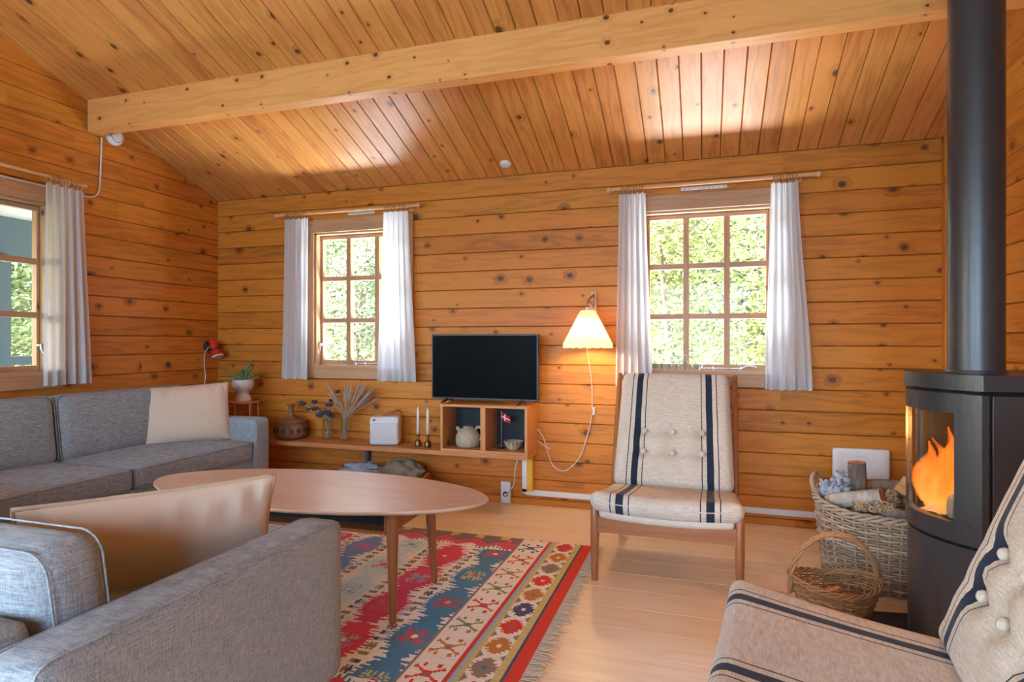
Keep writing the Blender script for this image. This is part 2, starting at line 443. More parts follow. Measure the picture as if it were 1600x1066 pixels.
def slab_with_holes(mb,frame,u0,u1,v0,v1,d,holes):
    us=sorted(set([u0,u1]+[x for h in holes for x in h[:2]])); vs=sorted(set([v0,v1]+[x for h in holes for x in h[2:]]))
    for a,b in zip(us,us[1:]):
        for c,e in zip(vs,vs[1:]):
            if any(h[0]<(a+b)/2<h[1] and h[2]<(c+e)/2<h[3] for h in holes): continue
            mb.quad(frame(a,c,d),frame(b,c,d),frame(b,e,d),frame(a,e,d),uv=[(a,c),(b,c),(b,e),(a,e)])
    for h in holes:   # lining of the openings
        for (p,q) in (((h[0],h[2]),(h[1],h[2])),((h[1],h[2]),(h[1],h[3])),((h[1],h[3]),(h[0],h[3])),((h[0],h[3]),(h[0],h[2]))):
            mb.quad(frame(*p,0),frame(*q,0),frame(*q,d),frame(*p,d),uv=[(0,0),(1,0),(1,.1),(0,.1)])
TH=.14
# back wall
mb=MB(); fr=lambda u,v,d:(u,d,v)
plank_face(mb,fr,0,W,0,H+.02,PITCH,H-PITCH*17-.0,[WIN1,WIN2])
slab_with_holes(mb,fr,-TH,W+TH,-.1,H,TH,[WIN1,WIN2])
tag(mb.build('wall_back',M['wall']),'horizontal knotty pine plank wall with the two small windows',None,None,'structure')
# left gable wall
mb=MB(); fr=lambda u,v,d:(-d,u,v)
def gl(a0,a1,u0,u1):
    if a0<=H: return (u0,u1)
    t=(a0-H)/SL; return (max(u0,2*YR+t+.0),min(u1,-t))
plank_face(mb,fr,YB,0,0,H-SL*YR,PITCH,H-PITCH*17.5,[WIN3,WIN4],ulimit=gl)
slab_with_holes(mb,fr,YB,TH,-.1,H,TH,[WIN3,WIN4])
mb.add([fr(YB,H,TH),fr(0,H,TH),fr(YR,H-SL*YR,TH)],[(0,1,2)])
tag(mb.build('wall_left',M['wall']),'knotty pine plank gable wall on the left with a window',None,None,'structure')
# right wall
mb=MB(); fr=lambda u,v,d:(W+d,u,v)
plank_face(mb,fr,YB,0,0,H-SL*YR,PITCH,H-PITCH*17.5,[],ulimit=gl)
slab_with_holes(mb,fr,YB,TH,-.1,H,TH,[]); mb.add([fr(YB,H,TH),fr(0,H,TH),fr(YR,H-SL*YR,TH)],[(0,1,2)])
tag(mb.build('wall_right',M['wall']),'pine plank wall behind the stove',None,None,'structure')
# rear wall, behind the camera, with two wide garden windows
RW=[(.5,2.2,.6,2.05),(2.7,4.4,.6,2.05)]
mb=MB(); fr=lambda u,v,d:(u,YB-d,v)
plank_face(mb,fr,0,W,0,H,PITCH,H-PITCH*17,RW); slab_with_holes(mb,fr,-TH,W+TH,-.1,H,TH,RW)
tag(mb.build('wall_rear',M['wall']),'pine plank wall with two wide windows behind the viewer',None,None,'structure')
# ceiling boards run down the slope
cs=math.sqrt(1+SL*SL)
mb=MB()
fr=lambda u,v,d:(v,-u/cs,H+SL*u/cs+d)
plank_face(mb,fr,0,-YR*cs,0,W,.107,.045,[],g=.007,b=.0045,seg=(9,12))
fr2=lambda u,v,d:(v,YB+u/cs,H+SL*u/cs+d)
plank_face(mb,fr2,0,(YR-YB)*cs,0,W,.107,.045,[],g=.007,b=.0045,seg=(9,12))
tag(mb.build('ceiling',M['ceil']),'sloping ceiling of narrow varnished pine boards',None,None,'structure')
mb=MB()
for s0,s1 in (((YR),.45),((YR),YB-.45)):
    z0=ceil_z(YR)+.1; z1=H-SL*.45+.1
    mb.add([(-.3,s0,z0),(W+.3,s0,z0),(W+.3,s1,z1),(-.3,s1,z1),(-.3,s0,z0+.12),(W+.3,s0,z0+.12),(W+.3,s1,z1+.12),(-.3,s1,z1+.12)],
           [(0,1,2,3),(4,5,6,7),(0,1,5,4),(1,2,6,5),(2,3,7,6),(3,0,4,7)])
mb.box(-.3,W+.3,.15,.25,H-.10,H+.2); mb.box(-.3,W+.3,YB-.25,YB-.15,H-.10,H+.2)
tag(mb.build('roof',M['roof']),'felt roof over the cabin',None,None,'structure')
# floor
mb=MB(); fr=lambda u,v,d:(u,v,-d)
plank_face(mb,fr,0,W,YB,0,.185,-.08,[],g=.0012,b=.0012,seg=(1.2,2.2))
mb.box(-TH,W+TH,YB-TH,TH,-.12,-.01)
tag(mb.build('floor',M['floor']),'pale pinkish wooden plank floor',None,None,'structure')
# corner batten and header at the ceiling
mb=MB(); mb.cur=(.2,.4,.9,1); mb.box(W-.012,W,-.055,0,0,H-.0,'z')
tag(mb.build('trim_1',M['wall'],bevel=.003),'upright pine batten in the right-hand back corner',None,None,'structure')
mb=MB(); mb.cur=(.45,.5,.5,1); mb.box(.004,W-.004,-1.075,-.99,2.41,ceil_z(-1.075)+.02,'x')
tag(mb.build('ceiling_beam',M['beam'],bevel=.003),'long knotty pine beam crossing under the ceiling',None,None,'structure')
mb=MB(); mb.box(0,W,-3.16,-3.04,3.05,ceil_z(YR)+.02,'x')
tag(mb.build('trim_2',M['beam'],bevel=.003),'ridge beam overhead',None,None,'structure')

# ------------------------------------------------------------------ windows
def window(name,frame,w,label,stay=True,latch=True,mir=False,trimz=True):
    """frame(u,d,z): u 0..w along the wall, d into the room (negative = outwards)"""
    e=empty(name,(0,0,0),0,label,None,None,'structure')
    def bx(mb,u0,u1,d0,d1,z0,z1,al):
        P=[Vector(frame(u,d,z)) for u in(u0,u1) for d in(d0,d1) for z in(z0,z1)]
        xs=[p.x for p in P];ys=[p.y for p in P];zs=[p.z for p in P]
        ax='z' if al=='z' else ('x' if abs(frame(1,0,0)[0]-frame(0,0,0)[0])>.5 else 'y')
        mb.cur=(rnd.random(),rnd.random(),rnd.random(),1)
        mb.box(min(xs),max(xs),min(ys),max(ys),min(zs),max(zs),ax)
    z0,z1=.905,1.905
    c=MB(); bx(c,-.075,w+.075,.001,.020,z1,z1+.098,'u'); bx(c,-.075,0,.001,.020,z0-.088,z1,'z'); bx(c,w,w+.075,.001,.020,z0-.088,z1,'z'); bx(c,0,w,.001,.020,z0-.088,z0-.012,'u')
    c.build('window_casing',M['trimw'],e,bevel=.003)
    c=MB(); bx(c,0,w,-.10,.024,z0-.013,z0+.012,'u'); c.build('window_sill',M['trimw'],e,bevel=.003)
    c=MB(); bx(c,0,w,-.12,.0,z1-.014,z1,'u'); bx(c,0,.014,-.12,0,z0,z1,'z'); bx(c,w-.014,w,-.12,0,z0,z1,'z'); c.build('window_lining',M['trimw'],e)
    # sash
    s0,s1=-.095,-.055; f=MB(); b=.020; o=.004
    pu0,pu1=.032,w-.032; pz0,pz1=.950,1.862
    bx(f,.016,pu0,s0,s1,z0+.014,z1-.016,'z'); bx(f,pu1,w-.016,s0,s1,z0+.014,z1-.016,'z')
    bx(f,pu0,pu1,s0,s1,z0+.014,pz0,'u'); bx(f,pu0,pu1,s0,s1,pz1,z1-.016,'u')
    pw=(pu1-pu0-2*.036)/3; ph=(pz1-pz0-2*.034)/3
    for i in (1,2):
        u=pu0+i*pw+(i-1)*.036; bx(f,u,u+.036,s0,s1,pz0,pz1,'z')
        z=pz0+i*ph+(i-1)*.034
        for j in range(3):
            uu=pu0+j*(pw+.036); bx(f,uu,uu+pw,s0+.001,s1-.001,z,z+.034,'u')
    f.build('window_frame',M['trimw'],e,bevel=.002)
    for i in range(3):
        for j in range(3):
            p=MB(); u=pu0+i*(pw+.036); z=pz0+j*(ph+.034); bx(p,u-.001,u+pw+.001,-.079,-.074,z-.001,z+ph+.001,'u'); p.build('pane',M['glass'],e)
    if latch:
        l=MB(); u=.024 if not mir else w-.024; zc=1.07
        l.cyl(frame(u,-.055,zc),frame(u,-.03,zc),.010); l.tube([frame(u,-.032,zc+.005),frame(u,-.03,zc-.02),frame(u+.006,-.02,zc-.05)],[.006,.006,.004]); l.build('latch',M['chrome'],e)
    if stay:
        l=MB(); u=.62*w if not mir else .35*w
        l.tube([frame(u-.13,-.03,z0+.022),frame(u+.12,-.03,z0+.022)],.004); l.tube(bez([frame(u+.10,-.02,z0+.016),frame(u+.15,-.012,z0+.04),frame(u+.2,-.01,z0+.03)],6),.004)
        for q in(-.13,-.05,.11): l.cyl(frame(u+q,-.03,z0+.012),frame(u+q,-.03,z0+.035),.005)
        l.build('stay',M['chrome'],e)
    return e
window('window_1',lambda u,d,z:(WIN1[0]+u,-d,z),.75,'small nine-pane pine window nearest the left corner of the back wall')
window('window_2',lambda u,d,z:(WIN2[0]+u,-d,z),.75,'small nine-pane pine window behind the striped chair',mir=False)
window('window_3',lambda u,d,z:(d,WIN3[0]+u,z),.75,'nine-pane pine window in the left wall above the sofa',mir=True)
# garden windows behind the viewer
def bigwin(name,frame,w,z0,z1,label):
    e=empty(name,(0,0,0),0,label,None,None,'structure')
    c=MB()
    def bx(mb,u0,u1,d0,d1,a,b):
        P=[Vector(frame(u,d,z)) for u in(u0,u1) for d in(d0,d1) for z in(a,b)]
        mb.box(min(p.x for p in P),max(p.x for p in P),min(p.y for p in P),max(p.y for p in P),min(p.z for p in P),max(p.z for p in P),'z')
    bx(c,0,.06,-.09,-.04,z0,z1); bx(c,w-.06,w,-.09,-.04,z0,z1); bx(c,.06,w-.06,-.09,-.04,z0,z0+.07); bx(c,.06,w-.06,-.09,-.04,z1-.07,z1); bx(c,w/2-.03,w/2+.03,-.09,-.04,z0+.07,z1-.07)
    c.build('window_frame',M['trimw'],e)
    for a,b in ((.06,w/2-.03),(w/2+.03,w-.06)):
        p=MB(); bx(p,a,b,-.07,-.065,z0+.07,z1-.07); p.build('pane',M['glass'],e)
bigwin('window_4',lambda u,d,z:(RW[0][0]+u,YB+d,z),1.7,.6,2.05,'wide window in the rear wall')
bigwin('window_5',lambda u,d,z:(RW[1][0]+u,YB+d,z),1.7,.6,2.05,'second wide window in the rear wall')
bigwin('door_1',lambda u,d,z:(d,WIN4[0]+u,z),1.9,.2,2.1,'glazed garden door in the left wall')

# ------------------------------------------------------------------ curtains
def rod_and_curtains(frame,rodz,ra,rb,curt,group,labels,rodlabel,drods=.085,fa=True,fb=True):
    e=empty('curtain_rod',frame(ra,drods,rodz),0,rodlabel,'curtain rod')
    o=Vector(frame(ra,drods,rodz))
    L=lambda u,d,z:Vector(frame(u,d,z))-o
    mb=MB(); mb.cyl(L(ra,drods,rodz),L(rb,drods,rodz),.0105,n=16); mb.build('rod',M['rod'],e)
    for u,sg,ok in((ra,-1,fa),(rb,1,fb)):
        if not ok: continue
        f=MB(); P=[L(u+sg*t,drods,rodz) for t in(0,.004,.008,.014,.024,.034,.040,.043)]; f.tube(P,[.011,.015,.011,.011,.018,.018,.011,.002],16); f.build('finial',M['rod'],e)
    for u in(ra+.07,rb-.07):
        f=MB(); f.cyl(L(u,.002,rodz-.0),L(u,drods-.008,rodz),.009,n=12); f.cyl(L(u,.001,rodz),L(u,.008,rodz),.02,n=16); f.build('bracket',M['rod'],e)
    for (t0,t1,b0,b1,zt,zb,nf,lab) in curt:
        c=empty('curtain',frame((t0+t1)/2,drods,zt),0,lab,'curtain',group); oc=Vector(frame((t0+t1)/2,drods,zt))
        K=lambda u,d,z:Vector(frame(u,d,z))-oc
        nu=nf*14; nv=40; vs=[]; r2=random.Random(int(t0*100)); ph=[r2.uniform(-.5,.5) for _ in range(nf+2)]; am=[r2.uniform(.35,1.5) for _ in range(nf+2)]
        for j in range(nv+1):
            v=j/nv; 
            for i in range(nu+1):
                s=i/nu; k=int(min(s*nf,nf-1e-6)); 
                topd=math.exp(-v*14); 
                a=(.003+.010*(v**.6))*am[k]*(1-.0*v)
                fold=math.sin((s*nf+ph[k]*.18*math.sin(PI*(s*nf-k)))*2*PI)*a
                fine=math.sin(s*nf*4*PI)*.003*topd
                fold+= .012*math.sin(s*2*PI*1.3+t0*9)*v
                ww=v*v*(3-2*v)*.55+v*.45
                u=(t0+(t1-t0)*s)*(1-ww)+(b0+(b1-b0)*s)*ww+math.cos(s*nf*2*PI)*.004*v
                z=zt+(zb-zt)*v+(.012*(abs(math.sin(s*nf*PI))) if j==0 else 0)+(.003*math.sin(s*nf*2*PI) if j==nv else 0)
                vs.append(K(u,drods+.0+fold+fine,z))
        fs=[(j*(nu+1)+i,j*(nu+1)+i+1,(j+1)*(nu+1)+i+1,(j+1)*(nu+1)+i) for j in range(nv) for i in range(nu)]
        m=MB(); m.add(vs,fs,None,True); m.build('curtain_fabric',M['curtain'],c)
        hm=MB(); vs2=[]; 
        for jj in (0,1):
            for i in range(nu+1):
                p=vs[(nv-jj*3)*(nu+1)+i]; q=Vector(frame(0,.0016,0))-Vector(frame(0,0,0)); vs2.append(Vector(p)+q)
        hm.add(vs2,[(i,i+1,nu+2+i,nu+1+i) for i in range(nu)],None,True); hm.build('hem',M['curtain'],c)
        nr=8
        for k in range(nr):
            u=t0+.006+(t1-t0-.012)*(k+.5)/nr; r=MB(); tilt=r2.uniform(-.006,.006)
            r.tube([K(u+tilt*math.sin(2*PI*a/20),drods+.023*math.cos(2*PI*a/20),rodz-.0105+.023*math.sin(2*PI*a/20)) for a in range(20)],.0030,6,closed=True)
            r.build('ring',M['ringwood'],c)
    return e
cg='white curtains with wooden rings'
fb=lambda u,d,z:(u,-d,z)
rod_and_curtains(fb,2.038,.655,1.78,[(.70,.905,.68,.903,1.998,.813,4,'white curtain on the left of the back-wall window by the plant'),(1.535,1.73,1.49,1.785,1.998,.811,5,'white curtain between the left back window and the television')],cg,None,'thin wooden curtain rod over the small left window of the back wall')
rod_and_curtains(fb,2.043,3.155,4.29,[(3.19,3.352,3.165,3.39,2.002,.812,5,'white curtain right beside the glowing wall lamp'),(4.065,4.21,4.03,4.28,2.004,.812,5,'white curtain nearest the black stove')],cg,None,'thin wooden curtain rod over the window behind the striped chair')
rod_and_curtains(lambda u,d,z:(d,u,z),2.048,-2.28,-1.14,[(-1.38,-1.16,-1.40,-1.12,2.004,.836,5,'white curtain on the left wall above the grey sofa')],cg,None,'wooden curtain rod on the left wall, running out of the frame',fb=False)

# vents above the windows
for i,(x0,x1,l) in enumerate(((1.2,1.42,'slim white air vent above the left back window'),(3.56,3.83,'slim white air vent above the window behind the striped chair'))):
    e=empty('air_vent',((x0+x1)/2,-.001,2.03),0,l,'vent'); w=(x1-x0)/2
    m=MB(); m.box(-w,w,-.012,0,-.010,.012); m.build('vent_body',M['white'],e,bevel=.002)
    for k in range(9): 
        m=MB(); x=-w+.02+k*(2*w-.04)/8; m.box(x-.008,x+.008,-.014,-.0115,-.006,.008); m.build('vent_slot',M['cord'],e)

# ------------------------------------------------------------------ ceiling fittings
n=Vector((0,-SL*0-.345,-.94)).normalized()
y=-.1206; e=empty('ceiling_cover',(2.457,y,ceil_z(y)),0,'small round white cover plate on the sloping ceiling','ceiling cover'); e.rotation_euler=(-math.atan(SL),0,0)
m=MB(); m.lathe([(0.001,-.012),(.03,-.012),(.037,-.008),(.038,.0)],28); m.build('cover_disc',M['white'],e)
e=empty('smoke_detector',(.0,-.895,2.44),0,'round white smoke detector on the left wall under the beam end','smoke detector')
m=MB(); m.M=Matrix.Rotation(PI/2,4,'Y'); m.lathe([(0.001,.034),(.035,.034),(.052,.028),(.06,.012),(.06,.001)],32); m.build('detector_body',M['white'],e)
m=MB(); m.M=Matrix.Rotation(PI/2,4,'Y'); m.lathe([(.040,.0335),(.043,.0335),(.043,.0315)],32); m.build('detector_slot',M['backing'],e)
m=MB(); m.tube(bez([(.008,-.985,2.40),(.006,-.985,2.33),(.006,-.99,2.17),(.006,-1.0,2.06),(.006,-1.04,2.01),(.006,-1.14,2.0),(.03,-1.3,2.0)],10)+[Vector((.03,-2.3,2.0))],.005,8)
tag(m.build('wall_cable',M['cord']),'thin pale cable running down the left wall to the curtain rod','cable')

# ------------------------------------------------------------------ low wall shelf with its box
e=empty('wall_shelf',(.62,-.13,0),0,'long low pine wall shelf carrying vases and the television box','shelf')
m=MB(); m.cur=(.5,.4,.5,1); m.box(0,2.026,-.131,.128,.348,.378,'x'); m.build('shelf_board',M['shelf'],e,bevel=.002)
m=MB(); m.box(1.957,1.997,.085,.127,.10,.347,'z'); m.build('leg',M['yellowwood'],e,bevel=.003)
m=MB(); m.box(.735,.765,.095,.127,.02,.347,'z'); m.build('support_post',M['post'],e,bevel=.003)
e=empty('cube_shelf',(2.35,-.13,.3785),0,'open pine double cube box under the television','box shelf')
m=MB(); x=.296
m.box(-x,x,-.131,.12,0,.016,'x'); m.box(-x,x,-.131,.12,.289,.305,'x')
m.box(-x,-x+.016,-.131,.12,.0161,.2889,'z'); m.box(x-.018,x,-.131,.12,.0161,.2889,'z'); m.box(-.017,.017,-.131,.12,.0161,.2889,'z')
m.build('box_frame',M['cube'],e,bevel=.0015)
for a,b in((-.279,-.018),(.018,.277)):
    m=MB(); m.box(a,b,.10,.115,.017,.288); m.build('back_panel',M['backing'],e)

# television
e=empty('television',(2.313,-.14,.684),0,'black flat-screen television on the pine double cube box','television')
m=MB(); m.box(-.374,.374,-.012,.03,.022,.455); m.build('tv_body',M['tvframe'],e,bevel=.004)
m=MB(); m.box(-.364,.364,-.0135,-.0122,.034,.446); m.build('screen',M['screen'],e)
m=MB(); m.box(-.25,.25,.03,.06,.08,.33); m.build('rear_housing',M['tvframe'],e,bevel=.01)
for sx in(-1,1):
    m=MB(); m.M=Matrix.Translation((sx*.262,0,0)); m.tube([(0,-.10,.005),(0,-.03,.014),(0,.01,.03)],[.006,.009,.010],8); m.tube([(0,.01,.03),(0,.06,.012),(0,.085,.005)],[.010,.008,.005],8); m.build('foot',M['tvframe'],e)

# stoneware teapot, flag, bowl inside the box
SZ=.3955
e=empty('teapot',(2.205,-.15,SZ),0,'speckled stoneware teapot in the left opening of the television box','teapot')
m=MB(); m.lathe([(.001,0),(.062,0),(.075,.008),(.084,.035),(.080,.075),(.062,.108),(.04,.122),(.034,.124),(.001,.124)],40); m.build('pot_body',M['ceramicgrey'],e)
m=MB(); m.lathe([(.034,.124),(.037,.129),(.033,.134),(.001,.136)],24); m.build('lid',M['ceramicgrey'],e)
m=MB(); m.tube(bez([(.045,-.0,.105),(.065,0,.13),(.09,0,.125),(.098,0,.09),(.088,0,.055),(.080,0,.05)],6),[.009]*31,10); m.build('handle',M['ceramicgrey'],e)
m=MB(); m.tube([(-.055,0,.095),(-.07,0,.112),(-.08,0,.128)],[.018,.013,.013],14,caps=False); m.tube([(-.08,0,.128),(-.079,0,.126)],[.013,.009],14,caps=False); m.build('spout',M['ceramicgrey'],e)
e=empty('table_flag',(2.437,-.15,SZ),0,'little red and white flag on a wire stand in the television box','flag')
m=MB(); m.lathe([(.001,0),(.028,0),(.028,.004),(.006,.007),(.001,.008)],20); m.build('flag_base',M['black'],e)
m=MB(); m.cyl((0,0,.005),(0,0,.235),.0018,n=8); m.lathe([(.001,.242),(.0035,.238),(.0035,.234),(.001,.231)],10); m.build('flagpole',M['chrome'],e)
def flag(x0,x1,z0,z1,off):
    m=MB(); n=16; vs=[]
    for i in range(n+1):
        x=x0+(x1-x0)*i/n; yy=.008*math.sin(x*95)-off
        for z in(z0,z1): vs.append((x,yy,z-.35*x))
    m.add(vs,[(2*i,2*i+2,2*i+3,2*i+1) for i in range(n)],None,True); return m
m=flag(.002,.062,.185,.230,0); m.build('flag_cloth',M['redflag'],e)
m=flag(.019,.026,.185,.230,.0008); m2=flag(.002,.062,.204,.211,.0008); m.add(m2.v,m2.f,None,True); tag(m.build('flag_cross',M['white'],e),'white cross')
e=empty('small_bowl',(2.525,-.165,SZ),0,'small pale bowl with blue leaf pattern in the television box','bowl')
m=MB(); m.lathe([(.001,.001),(.032,.001),(.034,.004),(.05,.022),(.062,.05),(.0635,.055),(.061,.055),(.048,.026),(.03,.01),(.001,.008)],40); m.build('bowl_body',M['ceramicgrey'],e)
m=MB()
for k in range(14):
    a=2*PI*k/14; 
    for q,dz in((-.06,.012),(.06,.012),(0,0)):
        aa=a+q; zz=.036+dz; rr=.0555+(zz-.036)*.45; m.M=Matrix.Translation((math.cos(aa)*rr,math.sin(aa)*rr,zz))@Matrix.Rotation(aa,4,'Z'); m.soft(.004,.006,.012,.0015,n=3)
tag(m.build('leaf_pattern',M['blueglaze'],e),'blue painted leaves')

# lidded pot
ZS=.3785
e=empty('lidded_pot',(.80,-.14,ZS),0,'brown stoneware pot with a tall-necked lid on the shelf','pot')
m=MB(); m.lathe([(.001,0),(.075,0),(.10,.012),(.117,.04),(.120,.07),(.112,.10),(.105,.118),(.102,.121),(.001,.121)],48); m.build('pot_body',M['ceramic'],e)
m=MB(); m.lathe([(.114,.121),(.117,.126),(.112,.131),(.06,.146),(.035,.158),(.022,.178),(.017,.21),(.019,.235),(.029,.245),(.031,.25),(.027,.254),(.001,.254)],40); m.build('lid',M['ceramic'],e)
for k in range(14):
    a=2*PI*k/14; m=MB(); rr=.1195; m.M=Matrix.Translation((math.cos(a)*rr,math.sin(a)*rr,.068))@Matrix.Rotation(a,4,'Z')
    m.tube([(0.0005*abs(math.cos(t*2*PI/6)),.013*math.cos(t*2*PI/12),.014*math.sin(t*2*PI/12)) for t in range(12)],.0028,6,closed=True)
    for t in range(5):
        b=t*2*PI/5; m.cyl((-.001,.0,.0),(.002,.008*math.cos(b),.008*math.sin(b)),.0012,n=5)
    m.build('stamped_ring',M['ink'],e)

# glass vases with dried plants
def vase(name,x,y,r,h,label,taper=0):
    e=empty(name,(x,y,ZS),0,label,'vase'); m=MB()
    m.lathe([(.001,.0),(r*.96,0),(r,.004),(r+taper,h),(r+taper-.0025,h),(r-.003,.012),(.001,.010)],36); m.build('glass_body',M['jar'],e); return e
vase('glass_vase',1.10,-.115,.042,.155,'clear glass vase holding dark dried seed heads',-.004)
vase('glass_vase',1.255,-.12,.036,.165,'clear straight glass vase holding a sheaf of dried grass',.003)
e=empty('dried_flowers',(1.10,-.115,ZS+.013),0,'dark dried seed heads in the left glass vase','dried flowers')
heads=[(-.20,-.02,.245),(-.13,.02,.255),(-.15,-.03,.205),(-.11,-.01,.21),(-.08,-.03,.215),(-.06,.0,.185),(-.03,-.03,.18),(-.02,.02,.235),(.0,-.02,.19),(.02,-.03,.18),(.01,.0,.24),(.02,.01,.27),(.09,-.02,.34),(-.04,-.04,.16),(.03,0,.16),(-.07,-.02,.165)]
for i,(hx,hy,hz) in enumerate(heads):
    a=rnd.uniform(0,6.28); st=MB(); b0=Vector((.02*math.cos(a),.02*math.sin(a),.004)); b1=Vector((.02*math.cos(a+2.5)+hx*.06,.02*math.sin(a+2.5),.14)); b2=Vector((hx,hy,hz))
    st.tube(bez([b0,b1,b2],6),.0017,6); st.build('stem',M['drygrass'],e)
    hd=MB(); rr=rnd.uniform(.015,.022); hd.M=Matrix.Translation((hx,hy,hz))
    hd.lathe([(.001,-rr*.8),(rr*.8,-rr*.45),(rr,0),(rr*.8,rr*.45),(.001,rr*.7)],12,wob=lambda a,z,r:r*(1+.2*math.sin(a*6)))
    for k in range(9):
        a=k*2*PI/9; d=Vector((math.cos(a),math.sin(a),rnd.uniform(-.3,.6))); hd.tube([d*rr*.6,d*rr*1.5],[.004,.001],5)
    hd.build('seed_head',M['dryhead'],e)
e=empty('dried_grass',(1.255,-.12,ZS+.013),0,'sheaf of dried grass ears in the right glass vase','dried grass')
for i in range(44):
    a=rnd.uniform(0,6.28); q=rnd.random()**.8; tx=rnd.uniform(-.10,.27) if i>3 else -.19+.02*i; tz=.42-abs(tx-.14)*.35+rnd.uniform(-.12,.03)
    if i<=3: tz=.30+.03*i
    if i==0: tx,tz=-.18,.42
    b0=Vector((-.02+.02*math.cos(a),.015*math.sin(a),.002)); b1=Vector((b0.x*.2+tx*.1,.012*math.sin(a),.16)); b2=Vector((tx,rnd.uniform(-.06,.05),tz))
    P=bez([b0,b1,b2],6); st=MB(); st.tube(P[:10],.0015,5); st.tube(P[9:],[.0018,.004,.0055,.002][:len(P)-9] if len(P)-9<=4 else .003,6); st.build('grass_ear',M['drygrass'] if i%3 else M['drygrey'],e)

# radio
e=empty('portable_radio',(1.585,-.135,ZS),R(18),'white cloth-fronted portable radio with a tan leather strap','radio')
m=MB(); m.M=Matrix.Translation((0,0,.0995)); m.soft(.20,.155,.195,.018,n=10); m.build('radio_body',M['radio'],e)
m=MB(); m.M=Matrix.Translation((0,-.0775,.095)); m.soft(.186,.004,.122,.0018,n=6); m.build('speaker_grille',M['grill'],e)
for z in(.030,.160):
    m=MB(); m.M=Matrix.Translation((0,0,z)); m.soft(.2015,.1565,.004,.001,n=6); m.build('edge_line',M['white'],e)
m=MB(); P=bez([(-.075,-.083,.176),(-.03,-.055,.192),(.03,.0,.214),(.075,.045,.228),(.096,.072,.206),(.098,.082,.182)],8)
vs=[]; 
for p in P:
    p=Vector(p)
    for k in((-.008,.0,.0015),(.008,0,.0015),(.008,0,-.0015),(-.008,0,-.0015)): vs.append(p+Vector((k[0]*.3,-k[0]*.9,k[2]+abs(k[0])*0-k[0]*.9)))
nn=len(P); m.add(vs,[(4*i+a,4*i+(a+1)%4,4*i+4+(a+1)%4,4*i+4+a) for i in range(nn-1) for a in range(4)]+[(3,2,1,0),(4*nn-4,4*nn-3,4*nn-2,4*nn-1)],None,False); m.build('leather_strap',M['leather'],e)
m=MB(); m.M=Matrix.Translation((-.075,-.084,.176))@Matrix.Rotation(PI/2,4,'X'); m.lathe([(.001,.002),(.0045,.0015),(.005,-.004)],12); m.build('strap_stud',M['chrome'],e)

# candlesticks
def candlestick(x,y,label):
    e=empty('candlestick',(x,y,ZS),0,label,'candlestick','brass candlesticks on the shelf')
    m=MB(); m.lathe([(.001,0),(.023,0),(.023,.006),(.020,.035),(.016,.041),(.009,.044),(.007,.048),(.012,.053),(.006,.058),(.011,.064),(.008,.068),(.013,.076),(.015,.084),(.0125,.084),(.001,.08)],24); m.build('holder',M['brass'],e)
    m=MB(); m.lathe([(.001,.080),(.0105,.080),(.0095,.235),(.007,.25),(.002,.265),(.001,.265)],20); m.build('candle',M['candle'],e)
    m=MB(); m.cyl((0,0,.262),(.001,0,.272),.0009,n=5); m.build('wick',M['candle'],e); return e
c=candlestick(1.838,-.15,'left one of the two brass candlesticks, next to the white radio')
d=copy_tree(c); d.location=(1.918,-.165,ZS); d['label']='right one of the two brass candlesticks, next to the television box'

# outlet, trunking, cords
m=MB(); m.box(2.39,2.458,-.024,-.0005,.004,.148); o=m.build('wall_socket',M['white'],bevel=.004); tag(o,'tall white wall socket low under the shelf','socket')
m=MB(); m.cyl((2.424,-.024,.065),(2.424,-.032,.065),.017,n=20); m.build('socket_ring',M['backing'],o)
m=MB(); m.tube([(2.43,-.03,.065),(2.43,-.05,.066)],.009,10); m.build('plug',M['white'],o)
m=MB(); m.tube(bez([(2.43,-.05,.066),(2.45,-.06,.08),(2.49,-.05,.14),(2.50,-.05,.24),(2.52,-.06,.31),(2.535,-.09,.345)],8),.004,8); tag(m.build('power_cord',M['cord']),'white cord rising from the wall socket to the underside of the shelf','cord')
m=MB(); m.box(2.538,2.575,-.016,-.0005,.085,.347); m.box(2.575,W-.02,-.016,-.0005,.068,.103); m.add([(2.538,-.016,.085),(2.575,-.016,.068),(2.575,-.016,.103),(2.538,-.016,.11)],[(0,1,2,3)])
tag(m.build('cable_trunking',M['white'],bevel=.002),'white cable trunking along the bottom of the back wall','cable trunking')

# ------------------------------------------------------------------ pleated wall lamp
e=empty('wall_lamp',(3.018,0,1.2),0,'lit wall lamp with a white pleated cone shade','lamp')
m=MB(); m.box(-.022,.022,-.014,-.001,-.01,.215,'z'); m.build('wall_plate',M['rod'],e,bevel=.003)
m=MB(); m.box(-.006,.006,-.055,-.014,.10,.20,'z'); m.tube(bez([(0,-.05,.185),(-.004,-.12,.16),(-.006,-.17,.14),(-.004,-.205,.12)],6),.007,10); m.tube([(0,-.05,.11),(-.003,-.10,.135),(-.005,-.15,.148)],.006,8); m.build('wooden_arm',M['trimw'],e)
m=MB(); m.tube([(.018*math.sin(t)+.0-.0,-.06+.004*t,.135+.035*math.cos(t)) for t in [k*.35 for k in range(56)]],.0032,6); m.build('coiled_cord',M['cord'],e)
m=MB(); m.lathe([(.014,.0),(.016,.03),(.016,.06),(.010,.07),(.001,.072)],20,c=(.0,-.215,.035)); m.build('socket',M['cord'],e)
def pleat(a,z,r): return r*(1+.022*(abs((a*72/(2*PI))%2-1)*2-1)) if r>.05 else r*(1+.03*(abs((a*72/(2*PI))%2-1)*2-1))
m=MB(); cx,cy=.0,-.215
n=144; vs=[]; prof=[(.040,.082),(.046,.076),(.090,-.012),(.141,-.118),(.145,-.135),(.143,-.142)]
